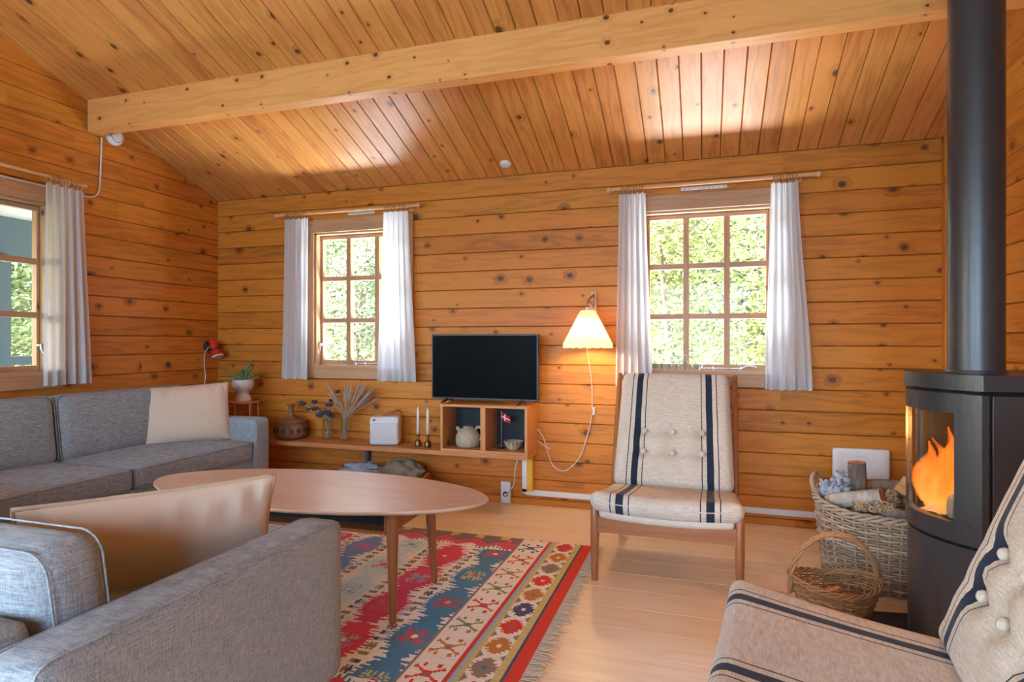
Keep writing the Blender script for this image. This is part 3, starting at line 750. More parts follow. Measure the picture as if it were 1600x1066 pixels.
for (r,z) in prof:
    for k in range(n):
        a=2*PI*k/n; rr=r+(.004 if z>-.1 else .006)*(1 if k%2 else -1)*(r/.15+.3); zz=z-(.006 if (k%8)<4 and z<-.13 else 0); vs.append((cx+rr*math.cos(a),cy+rr*math.sin(a),zz))
m.add(vs,[(i*n+k,i*n+(k+1)%n,(i+1)*n+(k+1)%n,(i+1)*n+k) for i in range(len(prof)-1) for k in range(n)],None,False); m.build('lamp_shade',M['shade'],e)
m=MB(); m.lathe([(.001,-.045),(.02,-.036),(.03,-.012),(.024,.015),(.013,.035),(.001,.036)],20,c=(cx,cy,-.005)); m.build('bulb',M['bulb'],e)
m=MB(); m.M=Matrix.Translation((-3.01,0,-1.2)); m.tube(bez([(2.995,-.20,1.23),(2.99,-.19,1.10),(2.985,-.10,1.03),(2.99,-.03,.92),(3.0,-.012,.80),(3.002,-.012,.66)],8),.0032,8)
m.tube(bez([(3.002,-.012,.625),(2.985,-.014,.54),(2.93,-.014,.36),(2.86,-.014,.27),(2.80,-.014,.245),(2.74,-.014,.28),(2.70,-.014,.38),(2.675,-.014,.46),(2.63,-.02,.52)],8),.0032,8)
m.tube(bez([(2.72,-.018,.385),(2.69,-.018,.40),(2.66,-.018,.42),(2.63,-.018,.44)],6),.0032,8)
o=m.build('cord',M['cord'],e)
m=MB(); m.M=Matrix.Translation((.002,-.014,-.557)); m.soft(.018,.014,.05,.005,n=5); m.build('inline_switch',M['cord'],o)

# red clamp lamp
e=empty('spot_lamp',(.0,-.115,1.055),0,'small red spot lamp with a black mount on the left wall by the corner','lamp')
m=MB(); m.M=Matrix.Rotation(PI/2,4,'Y'); m.lathe([(.001,.03),(.03,.03),(.038,.02),(.038,.001)],24); m.build('mount',M['black'],e)
m=MB(); m.tube([(.055,.0,.045),(.07,0,.0),(.078,0,-.02)],[.030,.034,.034],20); m.build('spot_head',M['red'],e)
m=MB(); m.tube([(.078,0,-.02),(.082,0,-.03)],[.036,.036],20); m.build('black_collar',M['black'],e)
m=MB(); m.tube([(.082,0,-.03),(.105,0,-.078)],[.034,.045],20,caps=False); m.build('spot_shade',M['red'],e)
m=MB(); m.tube([(.104,0,-.076),(.107,0,-.083)],[.0455,.046],20,caps=True); m.build('shade_rim',M['white'],e)
m=MB(); m.tube([(.02,0,.0),(.05,0,.01)],.012,10); m.build('joint',M['black'],e)
m=MB(); m.M=Matrix.Translation((0,.115,-1.055)); m.tube(bez([(.034,-.13,1.05),(.03,-.165,1.0),(.02,-.16,.9),(.02,-.15,.82),(.015,-.16,.72),(.012,-.165,.45)],8),.0035,8); m.build('cord',M['cord'],e)

# plant stool and plant
e=empty('plant_stool',(.44,-.22,0),R(20),'slim copper-coloured plant stool in the corner behind the sofa arm','stool')
m=MB(); m.lathe([(.001,.640),(.114,.640),(.118,.645),(.114,.650),(.001,.650)],32); m.build('stool_top',M['copper'],e)
for k in range(6):
    a=k*PI/3+.3; m=MB(); m.tube([(.098*math.cos(a),.098*math.sin(a),.641),(.13*math.cos(a),.13*math.sin(a),.0)],.006,8); m.build('leg',M['copper'],e)
e=empty('potted_succulent',(.44,-.22,.6505),0,'spiky succulent in a white face pot on the corner stool','potted plant')
m=MB(); m.lathe([(.001,0),(.062,0),(.060,.01),(.046,.04),(.043,.072),(.060,.085),(.076,.103),(.079,.128),(.074,.148),(.076,.160),(.072,.160),(.068,.148),(.001,.146)],40); m.build('face_pot',M['potwhite'],e)
m=MB(); fa=-1.25
def onpot(a,z): 
    r=.0795 if z>.11 else .077; return (r*math.cos(a),r*math.sin(a),z)
m.tube([onpot(fa-.35+.03*k,.133-.003*math.sin(k*PI/7)) for k in range(8)],.0011,5); m.tube([onpot(fa+.14+.03*k,.133-.003*math.sin(k*PI/7)) for k in range(8)],.0011,5)
m.tube([onpot(fa-.10+.03*k,.112-.003*math.sin(k*PI/7)) for k in range(8)],.0013,5); m.tube([onpot(fa,.128-.002*k) for k in range(4)],.0009,5)
tag(m.build('painted_face',M['ink'],e),'thin painted eyes, nose and mouth')
m=MB(); m.lathe([(.001,.149),(.067,.149)],20); m.build('soil',M['soil'],e)
for (dx,dy,dz,w) in [(-.19,.0,.06,.011),(-.17,-.03,-.0,.009),(.06,.03,.15,.012),(.11,-.02,.095,.011),(.12,.03,.02,.009),(-.04,.04,.09,.009),(.03,-.05,.08,.01),(-.1,.05,.03,.009),(-.05,-.05,.06,.009),(.09,.05,.05,.009),(.0,.02,.07,.01)]:
    P=bez([(dx*.05,dy*.05,.148),(dx*.45,dy*.45,.152+dz*.62),(dx,dy,.155+dz)],8); nn=len(P); m=MB(); m.tube(P,[w*.55+w*.45*math.sin(PI*min(1,i/nn*1.2+.1)) if i<nn*.7 else w*(1-(i/nn))*3.0+.0008 for i in range(nn)],7); m.build('leaf',M['plant'],e)

# basket with blankets under the shelf
def rrect(a,b,r,n=8):
    P=[]
    for cx,cy,a0 in((a-r,b-r,0),(-(a-r),b-r,90),(-(a-r),-(b-r),180),(a-r,-(b-r),270)):
        for k in range(n+1): 
            t=R(a0+90*k/n); P.append((cx+r*math.cos(t),cy+r*math.sin(t)))
    return P
def resample(P,n):
    Q=[Vector((p[0],p[1],0)) for p in P]; Q.append(Q[0]); L=[0]
    for i in range(1,len(Q)): L.append(L[-1]+(Q[i]-Q[i-1]).length)
    out=[];j=0
    for k in range(n):
        t=L[-1]*k/n
        while L[j+1]<t: j+=1
        f=(t-L[j])/max(1e-9,L[j+1]-L[j]); out.append(Q[j].lerp(Q[j+1],f))
    return out
def wicker(e,plan,h,ns,rows,mat,th,flare=lambda v:1.0,rimz=lambda a:0,amp=.004,rimr=.012,base=True):
    """plan: closed outline at the foot; horizontal strands woven round ns stakes"""
    ns2=ns//2*2+1; spp=4; N=ns2*spp; Q=resample(plan,N)
    def pos(k,v,off):
        q=Q[k%N]; a=math.atan2(q.y,q.x); f=flare(v); L=q.length
        d=q.normalized(); return Vector((q.x*f+d.x*off,q.y*f+d.y*off,(h+rimz(a))*v))
    m=MB()
    for r in range(rows):
        v=(r+.5)/rows; ph=PI*r; g=rnd.random(); m.cur=(g,g,g,1)
        m.tube([pos(k,v,amp*math.sin(PI*k/spp+ph)) for k in range(N)],th*.5,5,closed=True)
    m.build('woven_sides',mat,e)
    m=MB()
    for s in range(ns2):
        m.tube([pos(s*spp+spp//2,v,0) for v in(0,.25,.5,.75,1.0)],th*.55,6)
    m.build('stakes',mat,e)
    for j in range(3):
        m=MB(); m.tube([pos(k,1.0,0)+Vector((0,0,rimr*.5))+Vector((Q[k].normalized().x,Q[k].normalized().y,0))*rimr*.6*math.cos(k*.55+j*2.1)+Vector((0,0,1))*rimr*.6*math.sin(k*.55+j*2.1) for k in range(N)],rimr*.42,6,closed=True); m.build('rim_strand',mat,e)
    if base:
        m=MB(); m.prism([(q.x*.98,q.y*.98) for q in Q],.002,.010); m.build('basket_base',mat,e)
def blob(mb,c,sx,sy,sz,seed,amp=.2,n=22,freq=3):
    r=random.Random(seed); W8=[(Vector((r.uniform(-1,1),r.uniform(-1,1),r.uniform(-1,1))).normalized()*freq*r.uniform(.6,1.8),r.uniform(0,6)) for _ in range(9)]
    vs=[]
    for i in range(n+1):
        th=PI*i/n
        for j in range(2*n):
            ph=PI*j/n; d=Vector((math.sin(th)*math.cos(ph),math.sin(th)*math.sin(ph),math.cos(th)))
            k=1+amp*sum(abs(math.sin(d.dot(w)+p))*2-1.2 for w,p in W8)/5
            vs.append((c[0]+d.x*sx*k,c[1]+d.y*sy*k,c[2]+d.z*sz*k))
    m2=2*n; mb.add(vs,[(i*m2+j,(i+1)*m2+j,(i+1)*m2+(j+1)%m2,i*m2+(j+1)%m2) for i in range(n) for j in range(m2)],None,True)
e=empty('blanket_basket',(1.63,-.17,0),0,'low wicker basket holding folded blankets under the shelf','basket')
wicker(e,rrect(.24,.11,.09),.15,30,12,M['wicker2'],.008,lambda v:1+.14*v,lambda a:.02*max(0,math.cos(a)),rimr=.014)
m=MB(); m.tube(bez([(.275,-.06,.16),(.29,-.02,.195),(.29,.02,.195),(.275,.06,.16)],6),.010,8); m.build('handle',M['leather'],e)
m=MB(); blob(m,(1.42,-.17,.185),.135,.095,.05,4,.45,26,6); tag(m.build('blue_throw',M['bluecloth']),'crumpled pale blue cloth at the left of the blanket basket','blanket')
m=MB(); blob(m,(1.73,-.165,.195),.155,.088,.085,9,.22,26,4); tag(m.build('olive_blanket',M['olivecloth']),'rolled olive-grey blanket at the right of the blanket basket','blanket')
m=MB(); blob(m,(1.57,-.17,.175),.10,.085,.05,12,.2,20,4); tag(m.build('brown_blanket',M['olivecloth']),'flat brownish blanket in the middle of the blanket basket','blanket')

# ------------------------------------------------------------------ kilim rug
RX,RY=3.135,-.705; RA,RB=2.06,1.66
CRE=srgb(236,228,214);RED=srgb(214,74,58);CRI=srgb(214,82,104);BLU=srgb(88,134,164);NAV=srgb(86,92,116);YEL=srgb(206,190,120);LBL=srgb(160,184,204);BRO=srgb(150,128,114);MINT=srgb(200,220,220);SLA=srgb(120,140,184);ORA=srgb(196,132,66);OLI=srgb(146,142,96);PNK=srgb(206,120,128);TAU=srgb(132,116,112)
def star(da,db,rr):   # stepped star medallion
    a,b=abs(da),abs(db); k=(math.floor(b/.010)%2); return a*.9+b<rr or (a<rr*.95*(1-b/rr*.75)+ (.010 if k else 0)-.004 and b<rr)
def rugcol(a,b):
    b0=b; bw=.0
    if a<.052: return RED if (math.floor(b/.006)%9) else srgb(206,74,52)
    if a<.062: return NAV
    if a<.086: return YEL
    if a<.186:
        c=.136; k=round((b-.07)/.152); db=b-.07-k*.152; da=a-c
        if abs(da)<.008 and abs(db)<.010: return CRE if k%2 else BLU
        st=.046-abs(db)*.62+(.012 if math.floor(abs(db)/.009)%2 else 0)
        if abs(db)<.062 and abs(da)<st: return [RED,ORA,BRO,RED,ORA,NAV][k%6]
        db2=.076-abs(db)
        if abs(da)>.030+abs(db2)*.75 and abs(db2)<.028: return BRO
        return CRE
    if a<.204: return YEL
    if a<.220: return LBL
    if a<.236: return RED
    if a<.372:
        c=.304; k=round((b-.13)/.178); db=b-.13-k*.178; da=a-c; col=[NAV,RED,ORA,OLI,RED,OLI,ORA,RED][k%8]
        if abs(da)<.016 and abs(db)<.018: return col if abs(da)+abs(db)>.010 else BLU
        ad,bd=abs(da),abs(db)
        if .012<ad<.052 and abs(bd-ad*.75)<.007: return col
        if .040<ad<.058 and abs(bd-.030-(ad-.04)*.2)<.006 : return col
        if .040<bd<.062 and abs(ad-.026)<.006: return col
        if .046<ad<.052 and .03<bd<.052: return col
        return CRE
    if a<.384: return BRO
    # end borders
    for e0 in (b,RB-b):
        if e0<.045: return TAU if math.floor(a/.05)%3 else YEL
        if e0<.20:
            st=.045+.03*abs((a/.09)%2-1)*2
            if e0<st+.02:
                k=round((a-.1)/.17); da=a-.1-k*.17; de=e0-.055
                if abs(da)+abs(de)<.026: return LBL if abs(da)+abs(de)<.012 else RED
                return TAU
            fl=.135+.05*abs((a/.07)%2-1)
            if e0<fl: return CRI if math.floor(b/.007)%5 else PNK
            if math.floor(a/.011)%2 and e0<fl+.03: return [CRI,BLU,MINT][int(a/.12)%3]
            return CRE
    # field columns
    cols=[BLU,CRI,MINT,SLA,CRI,BLU,MINT,SLA]; j=int(round((a-.452)/.236)); 
    if j<0 or j>6: return CRE
    c=.452+.236*j; da=a-c; per=.30; ph=(b-.565-(.10 if j%2 else 0)); k=round(ph/per); db=ph-k*per
    tri=1-abs(db)/(per/2)
    hw=.022+.062*min(1,max(0,tri*1.45)); hw=math.floor(hw/.013)*.013+.004
    if abs(db)>per*.30: hw+=.022 if math.floor(b/.016)%2 else -.004
    base=cols[j]; mot=[(RED,CRE),(LBL,SLA),(PNK,CRI),(LBL,CRE)][(j+k)%4] if j!=0 else [(YEL,RED),(RED,YEL),(RED,CRE)][k%3]
    if abs(da)<hw:
        ad,bd=abs(da),abs(db)
        if ad<.014 and bd<.018: return mot[1] if ad+bd<.016 else mot[0]
        if .018<ad<.030 and bd<.028 and math.floor(bd/.008)%2==0: return mot[0]
        if .022<bd<.052 and ad<.046 and math.floor(ad/.009)%2==1: return mot[0]
        if .036<ad<.052 and bd<.045 and math.floor(bd/.009)%2==1: return mot[0]
        return base
    # cream between with hooks
    g=abs(abs(da)-.110)
    if g<.016:
        q=(b/.052)%1; kk=int(b/.052)
        if (g<.012 and abs(q-.5)<.22) or (g<.004 and kk%3==0): return [BRO,NAV,OLI,BRO,TAU,LBL][(kk//2+j*2+(1 if da>0 else 0)*0)%6]
    if hw<abs(da)<hw+.018 and math.floor(b/.010)%2: return base
    return CRE
e=empty('kilim_rug',(RX,RY,0),0,'patterned red, blue and cream kilim rug with a knotted fringe','rug')
m=MB(); ca,cb=.0055,.0075; na=int(RA/ca); nb=int(RB/cb)
vs=[(-i*ca,-j*cb,.009+.0012*math.sin(i*.05)*math.sin(j*.04)) for i in range(na+1) for j in range(nb+1)]; w=nb+1; fs=[];cc=[]
for i in range(na):
    for j in range(nb):
        fs.append((i*w+j,i*w+j+1,(i+1)*w+j+1,(i+1)*w+j)); cc.append(rugcol((i+.5)*ca,(j+.5)*cb))
m.add(vs,fs,[(v[0],v[1]) for v in vs]); m.c=cc[:]; m.sm=[True]*len(fs)
m.cur=CRE; A,B=na*ca,nb*cb
for p,q in(((0,0),(0,-B)),((0,-B),(-A,-B)),((-A,-B),(-A,0)),((-A,0),(0,0))): m.quad((*p,.001),(*q,.001),(*q,.009),(*p,.009),[(0,0)]*4)
o=m.build('rug_field',M['rug'],e)
m=MB()
for k in range(190):
    yb=-B*(k+.5)/190; L=rnd.uniform(.05,.085); dy=rnd.uniform(-.022,.022); dx=rnd.uniform(.7,1)
    m.tube([(-.002,yb,.007),(L*.4*dx,yb+dy*.3+rnd.uniform(-.004,.004),.006),(L*.75*dx,yb+dy,.004+rnd.uniform(0,.008)),(L*dx,yb+dy*1.5+rnd.uniform(-.01,.01),.003)],[.0025,.0022,.0018,.001],5)
tag(m.build('fringe',M['fringe'],e),'cream knotted fringe along the right end')

# ------------------------------------------------------------------ sofas
def piping(e,P,r=.004,mat='sofa'):
    m=MB(); m.tube(P,r,6,closed=True); m.build('piping',M[mat],e)
def cushion(e,name,c,s,r,puff,mat='sofa',rot=None,pipe=True,n=16,sag=None):
    m=MB(); T=Matrix.Translation(c)
    if rot: T=T@rot
    fn=(lambda p:T@Vector(sag(p))) if sag else (lambda p:T@p)
    m.soft(*s,r,puff,n,fn); o=m.build(name,M[mat],e)
    if pipe:
        for sg in(-1,1):
            k=r*.29; P=[(p[0],p[1],sg*(s[2]/2-k)) for p in rrect(s[0]/2-k*.2,s[1]/2-k*.2,r*1.0,5)]
            Q=[]
            for i in range(len(P)):
                a=Vector(P[i]);b=Vector(P[(i+1)%len(P)]); nn=max(1,int((b-a).length/.05))
                for t in range(nn): Q.append(fn(a.lerp(b,t/nn)) )
            piping(o,Q,.0023,mat)
    return o
RX90=Matrix.Rotation(PI/2,4,'X')
def sofa(e,L,seats,bz=.60,bh=.385,bt=.16,by=-.215):
    """local: sits along +X 0..L, faces -Y; back at y=0, front at y=-.85"""
    D=.85; AW=.135
    m=MB(); m.M=Matrix.Translation((L/2,-D/2+.005,.2275)); m.soft(L-.02,D-.03,.185,.02,n=6); m.build('base_frame',M['sofa'],e)
    for x in(AW/2,L-AW/2):
        cushion(e,'arm',(x,-D/2,.357),(AW,D,.445),.028,.003,n=12,pipe=False)
        for sx in(-1,1):
            P=[]; 
            for q in rrect(D/2-.004,.2225-.004,.03,5): P.append((x+sx*(AW/2-.012),-D/2+q[0],.357+q[1]))
            piping(kids(e)[-1] if False else e,P,.003)
    cushion(e,'back_frame',(L/2,-.05,.377),(L-2*AW-.004,.095,.45),.03,.0,n=12,pipe=False)
    w=(L-2*AW)/seats
    for i in range(seats):
        x=AW+w*(i+.5)
        cushion(e,'seat_cushion',(x,-D/2-.055,.372),(w-.006,D-.12,.125),.035,.016,n=18)
        cushion(e,'back_cushion',(x,by,bz),(w-.008,bh,bt),.05,.022,rot=Matrix.Rotation(R(-7),4,'X')@RX90,n=18)
    for x in(.1,L-.1):
        for y in(-.1,-D+.1):
            m=MB(); m.cyl((x,y,0),(x,y,.136),.018,.024,n=14); m.build('leg',M['black'],e)
# sofa 1 : against the left wall, faces +x.   local X -> world -y ; local -Y -> world +x
e=empty('sofa',(.03,-2.485,0),PI/2,'grey linen sofa against the left wall under the window','sofa'); 
sofa(e,2.02,2)
# sofa 2 : foreground, faces +y. local X -> world -x ; local -Y -> world +y
e=empty('sofa',(2.70,-3.20,0),PI,'grey linen sofa in the foreground seen from behind its right arm','sofa'); sofa(e,1.76,2,.552,.33,.135,-.185)

def pillow(name,c,U,V,th,label,seed,group=None):
    c=Vector(c);U=Vector(U);V=Vector(V);N=U.cross(V).normalized(); r=random.Random(seed)
    e=empty(name,c,0,label,'cushion',group); n=36; uL=U.length; vL=V.length
    def edge(u,v):
        k=1-.035*(1-u*u)*abs(v)**6; k2=1-.05*(1-v*v)*abs(u)**6; return U*(u*k2)+V*(v*k)
    fol=[(r.uniform(-.9,.9),r.uniform(.012,.03)) for _ in range(7)]
    m=MB()
    for sg in(-1,1):
        vs=[]
        for i in range(n+1):
            for j in range(n+1):
                u=math.sin((-1+2*i/n)*PI/2);v=math.sin((-1+2*j/n)*PI/2)
                h=th/2*((1-u**4)*(1-v**4))**.55*(1-.12*(u*u+v*v))
                w=0
                for f0,fw in fol: w+=.022*math.exp(-((u-f0-.12*(1-v))/.035)**2)*max(0,v-.2)/.8*(1-v**14)
                p=edge(u,v)+N*sg*(h-w*(1 if h>.004 else 0)); vs.append(p)
        fs=[(i*(n+1)+j,(i+1)*(n+1)+j,(i+1)*(n+1)+j+1,i*(n+1)+j+1) for i in range(n) for j in range(n)]
        if sg<0: fs=[tuple(reversed(f)) for f in fs]
        m.add(vs,fs,None,True)
    m.build('pillow_cover',M['pillow'],e)
    P=[]; q=24
    for i in range(q): P.append(edge(-1+2*i/q,-1))
    for i in range(q): P.append(edge(1,-1+2*i/q))
    for i in range(q): P.append(edge(1-2*i/q,1))
    for i in range(q): P.append(edge(-1,1-2*i/q))
    m=MB(); m.tube(P,.0068,8,closed=True); m.build('piping',M['pillowpipe'],e)
    return e
pillow('cushion',(.462,-.748,.615),(.172,.182,.012),(-.045,.03,.182),.15,'pale beige cushion leaning in the corner of the sofa by the wall',3)
pillow('cushion',(2.262,-2.59,.540),(.185,.238,.004),(.035,-.028,.152),.15,'tan piped cushion on the foreground sofa',5)

# ------------------------------------------------------------------ coffee table
TX,TY=2.055,-1.615
e=empty('coffee_table',(TX,TY,0),R(2),'long oval teak coffee table standing on the rug','table')
def oval(a,b,n=72,p=1.75):
    P=[]
    for k in range(n):
        t=2*PI*k/n; c,s=math.cos(t),math.sin(t); P.append((a*math.copysign(abs(c)**(2/p) if p<2 else abs(c)**(2/p),c),b*math.copysign(abs(s)**(2/2.0),s)))
    return P
def surf(a,b,n=96):
    P=[]
    for k in range(n):
        t=2*PI*k/n; c,s=math.cos(t),math.sin(t); P.append((a*c*(1-.0*s*s), b*math.copysign(abs(s)**1.12,s)))
    return P
m=MB(); n=96; rings=[(-.022,-.012),(-.010,-.004),(0,.0),(-.001,.006),(-.006,.010)]
vs=[]; 
for off,z in((-.030,.430),(-.008,.437),(0,.446),(-.001,.450),(-.003,.452)):
    for x,yy in surf(.812+off,.338+off): vs.append((x,yy,z))
k5=5
m.add(vs,[(i*n+k,i*n+(k+1)%n,(i+1)*n+(k+1)%n,(i+1)*n+k) for i in range(k5-1) for k in range(n)],[(v[0],v[1]) for v in vs],True)
tp=[(x,yy,.452) for x,yy in surf(.809,.335)]; m.add(tp,[tuple(range(n))],[(v[0]+3,v[1]+2) for v in tp]); bt=[(x,yy,.430) for x,yy in surf(.782,.308)]; m.add(bt,[tuple(reversed(range(n)))],[(v[0],v[1]) for v in bt])
m.build('tabletop',M['table'],e)
m=MB()
m.box(-.46,.46,.155,.175,.335,.430,'x'); m.box(.44,.46,-.175,.155,.335,.430,'y'); m.box(-.46,-.44,-.175,.155,.335,.430,'y'); m.build('apron',M['teak'],e,bevel=.002)
m=MB(); m.box(-.44,.44,-.175,.155,.335,.347,'x'); m.build('under_shelf',M['teak'],e)
m=MB(); m.box(-.439,.439,-.10,-.09,.3475,.4295,'x'); m.build('dark_inside',M['backing'],e)  # near-black panel, paints the shade of the open space under the tabletop
for sx in(-1,1):
    for sy in(-1,1):
        m=MB(); m.tube([(sx*.478,sy*.178,.431),(sx*.482,sy*.184,.34),(sx*.493,sy*.203,.010)],[.0235,.023,.0135],18); m.build('leg',M['teak'],e)

# ------------------------------------------------------------------ striped easy chairs
def easy_chair(loc,rz,label):
    e=empty('easy_chair',loc,rz,label,'chair','striped easy chairs')
    X=.312
    for s in(-1,1):
        m=MB(); m.tube([(s*X,0,0),(s*X,0,.18),(s*X,0,.352),(s*X,0,.358)],[.0155,.0195,.0185,.015],16); m.build('front_leg',M['teak'],e)
        m=MB(); m.tube([(s*X,.74,0),(s*X,.66,.20)],[.014,.018],14); m.build('rear_leg',M['teak'],e)
        m=MB(); v=[(s*X-.010,.012,.25),(s*X+.010,.012,.25),(s*X+.010,.012,.31),(s*X-.010,.012,.31),(s*X-.010,.70,.165),(s*X+.010,.70,.165),(s*X+.010,.70,.215),(s*X-.010,.70,.215)]
        m.add(v,[(0,1,2,3),(7,6,5,4),(0,4,5,1),(1,5,6,2),(2,6,7,3),(3,7,4,0)],[(q[1],q[2]) for q in v]); m.build('side_rail',M['teak'],e,bevel=.003)
        m=MB(); m.add([(s*(X-.006)-.009,.02,.25),(s*(X-.006)+.009,.02,.25),(s*(X-.006)+.009,.02,.18),(s*(X-.006)-.009,.02,.18),(s*(X-.006)-.009,.09,.245),(s*(X-.006)+.009,.09,.245)],[(0,1,2,3),(0,4,5,1),(1,5,2),(0,3,4),(3,2,5,4)]); m.build('corner_brace',M['teak'],e)
        m=MB(); m.tube([(s*X,.50,.17),(s*X,.592,.40),(s*X,.777,.900),(s*X,.779,.907)],[.014,.0165,.0145,.011],14); m.build('back_post',M['teak'],e)
    m=MB(); n=16
    for i in range(n):
        x0=-X+.015+(2*X-.03)*i/n; x1=-X+.015+(2*X-.03)*(i+1)/n; dip=lambda x:-.018*(1-(x/X)**2)
        v=[(x0,-.009,.222),(x1,-.009,.222),(x1,-.009,.296+dip(x1)),(x0,-.009,.296+dip(x0)),(x0,.009,.222),(x1,.009,.222),(x1,.009,.296+dip(x1)),(x0,.009,.296+dip(x0))]
        m.add(v,[(0,1,2,3),(7,6,5,4),(0,4,5,1),(3,2,6,7)],[(q[0],q[2]) for q in v])
    m.build('front_rail',M['teak'],e)
    for z,yy in((.24,.54),(.55,.655),(.70,.71),(.885,.778)):
        m=MB(); m.box(-X+.012,X-.012,yy-.006,yy+.008,z-.018,z+.014,'x'); m.build('back_rail',M['teak'],e,bevel=.003)
    # seat pad: sags from the raised front edge to the crease
    def seatfn(base,thk):
        def f(p):
            v=(p.y+.27)/.54; y=-.045+.55*v; zc=base-.085*v-.012*math.sin(PI*v)
            zc+=-.020*(1-(p.x/.33)**2)*(1-v)
            fl=1+.03*(1-v)
            return Vector((p.x*fl,y,zc+p.z))
        return f
    m=MB(); m.soft(.645,.54,.092,.043,.014,24,seatfn(.376,.092)); o=m.build('seat_cushion',M['chairf'],e)
    m=MB(); P=[]; f=seatfn(.376,.0)
    for q in rrect(.3225,.27,.05,5): P.append(Vector((q[0],q[1],0)))
    Q=[]
    for i in range(len(P)):
        a,b=P[i],P[(i+1)%len(P)]; nn=max(1,int((b-a).length/.03))
        for t in range(nn): Q.append(f(a.lerp(b,t/nn)))
    m.tube(Q,.0024,6,closed=True); m.build('piping',M['chairb'],o)
    m=MB(); m.soft(.585,.50,.045,.020,.0,14,lambda p:Vector((p.x,-.022+(p.y+.25)*1.05,.314-.085*(p.y+.25)/.5-.016*(1-(p.x/.3)**2)+p.z))); m.build('seat_underpad',M['chairb'],e)
    # back pad, tufted
    A=Vector((0,.470,.330)); B=Vector((0,.690,.915)); D=(B-A); Lb=D.length; dn=D.normalized(); nn=Vector((0,-dn.z,dn.y)) # normal to the front
    bt=[(sx*.152,hb) for hb in(.185,.295) for sx in(-1,0,1)]
    def dent(x,t):
        d=0
        for bx,by in bt:
            q=((x-bx)**2+(t-by)**2); d+=.034*math.exp(-q/.0013)+.016*math.exp(-((t-by)**2)/.00035-((abs(x)-.10)**2)/.012)*.35
        return d
    def backfn(p):
        t=p.y+Lb/2; u=t/Lb; x=p.x*(1.0-.06*u+.02*(1-u)); z=p.z
        bow=.018*math.sin(PI*u)+(.03*max(0,.18-u)/.18)
        if z>0: z-=dent(x,t)
        # top edge softly rounded, side creases
        z+=.0035*math.sin(t*70+abs(x)*20)*max(0,(abs(p.x)-.24)/.07)*(1-u)*(1 if z>0 else 0)
        return A+dn*t+nn*(z-.012)+Vector((x,0,0))
    m=MB(); m.soft(.594,Lb,.085,.040,.014,44,backfn,ex=4); o=m.build('back_cushion',M['chairf'],e)
    Q=[]; P=[Vector((q[0],q[1],0)) for q in rrect(.297,Lb/2,.05,5)]
    for i in range(len(P)):
        a,b=P[i],P[(i+1)%len(P)]; k=max(1,int((b-a).length/.03))
        for t in range(k): Q.append(backfn(a.lerp(b,t/k)))
    m=MB(); m.tube(Q,.0024,6,closed=True); m.build('piping',M['chairb'],o)
    for bx,by in bt:
        m=MB(); c=A+dn*by+nn*(-.012+.0425+.014*(1-(bx/.31)**4)*.9-.021)+Vector((bx*(1-.06*by/Lb),0,0)); q=Vector((0,0,1)).rotation_difference(nn).to_matrix().to_4x4(); m.M=Matrix.Translation(c)@q
        m.lathe([(.001,.015),(.008,.0135),(.0145,.007),(.0155,.001),(.010,-.006)],16); m.build('button',M['chairb'],e)
    return e
easy_chair((3.530,-1.126,0),R(-1),'striped easy chair in front of the right-hand back window')
easy_chair((3.775,-2.32,0),R(-97),'striped easy chair in the right foreground, cropped by the frame')

# ------------------------------------------------------------------ stove
e=empty('wood_stove',(4.460,-1.500,0),R(189.1),'tall black wood stove with a curved glass door and a fire','stove')
SW=.435; BU=.085; SD=.38
def front(y,b=BU,w=SW,off=0): return b*(1-(2*y/w)**2)+off
def splan(inset=0,b=BU,full=True):
    w=SW/2-inset; P=[]
    for k in range(25): 
        y=w-2*w*k/24; P.append((b*(1-(y/(SW/2))**2)-inset,y))
    P+=[(-SD+inset,-w),(-SD+inset,w)]; return P[::-1]
def cpart(name,z0,z1,inset,mat,y0=None,y1=None,bevel=.003):
    m=MB(); m.prism(splan(inset),z0,z1,False); return m.build(name,mat,e,bevel=bevel)
cpart('base_body',.03,.455,.006,M['stove']); cpart('plinth',0.0,.029,.03,M['dark'],bevel=0)
cpart('top_plate',.942,.990,-.004,M['stove']); cpart('upper_gap',.931,.942,.02,M['dark'],bevel=0); cpart('lower_gap',.455,.464,.02,M['dark'],bevel=0)
# firebox shell (open to the front): back, sides, bottom, roof
m=MB(); 
m.box(-SD+.01,-SD+.05,-SW/2+.01,SW/2-.01,.464,.931); m.box(-SD+.05,-.022,-SW/2+.006,-SW/2+.03,.464,.931); m.box(-SD+.05,-.022,SW/2-.03,SW/2-.006,.464,.931)
m.box(-SD+.05,0,-SW/2+.03,SW/2-.03,.464,.50); m.box(-SD+.05,0,-SW/2+.03,SW/2-.03,.89,.931); m.build('firebox',M['dark'],e)
for sg in(-1,1):
    m=MB(); m.box(-SD+.012,-.028,sg*SW/2-.004 if sg>0 else -SW/2-.0,sg*SW/2 if sg>0 else -SW/2+.004,.466,.928); m.build('side_panel',M['stove'],e,bevel=.002)
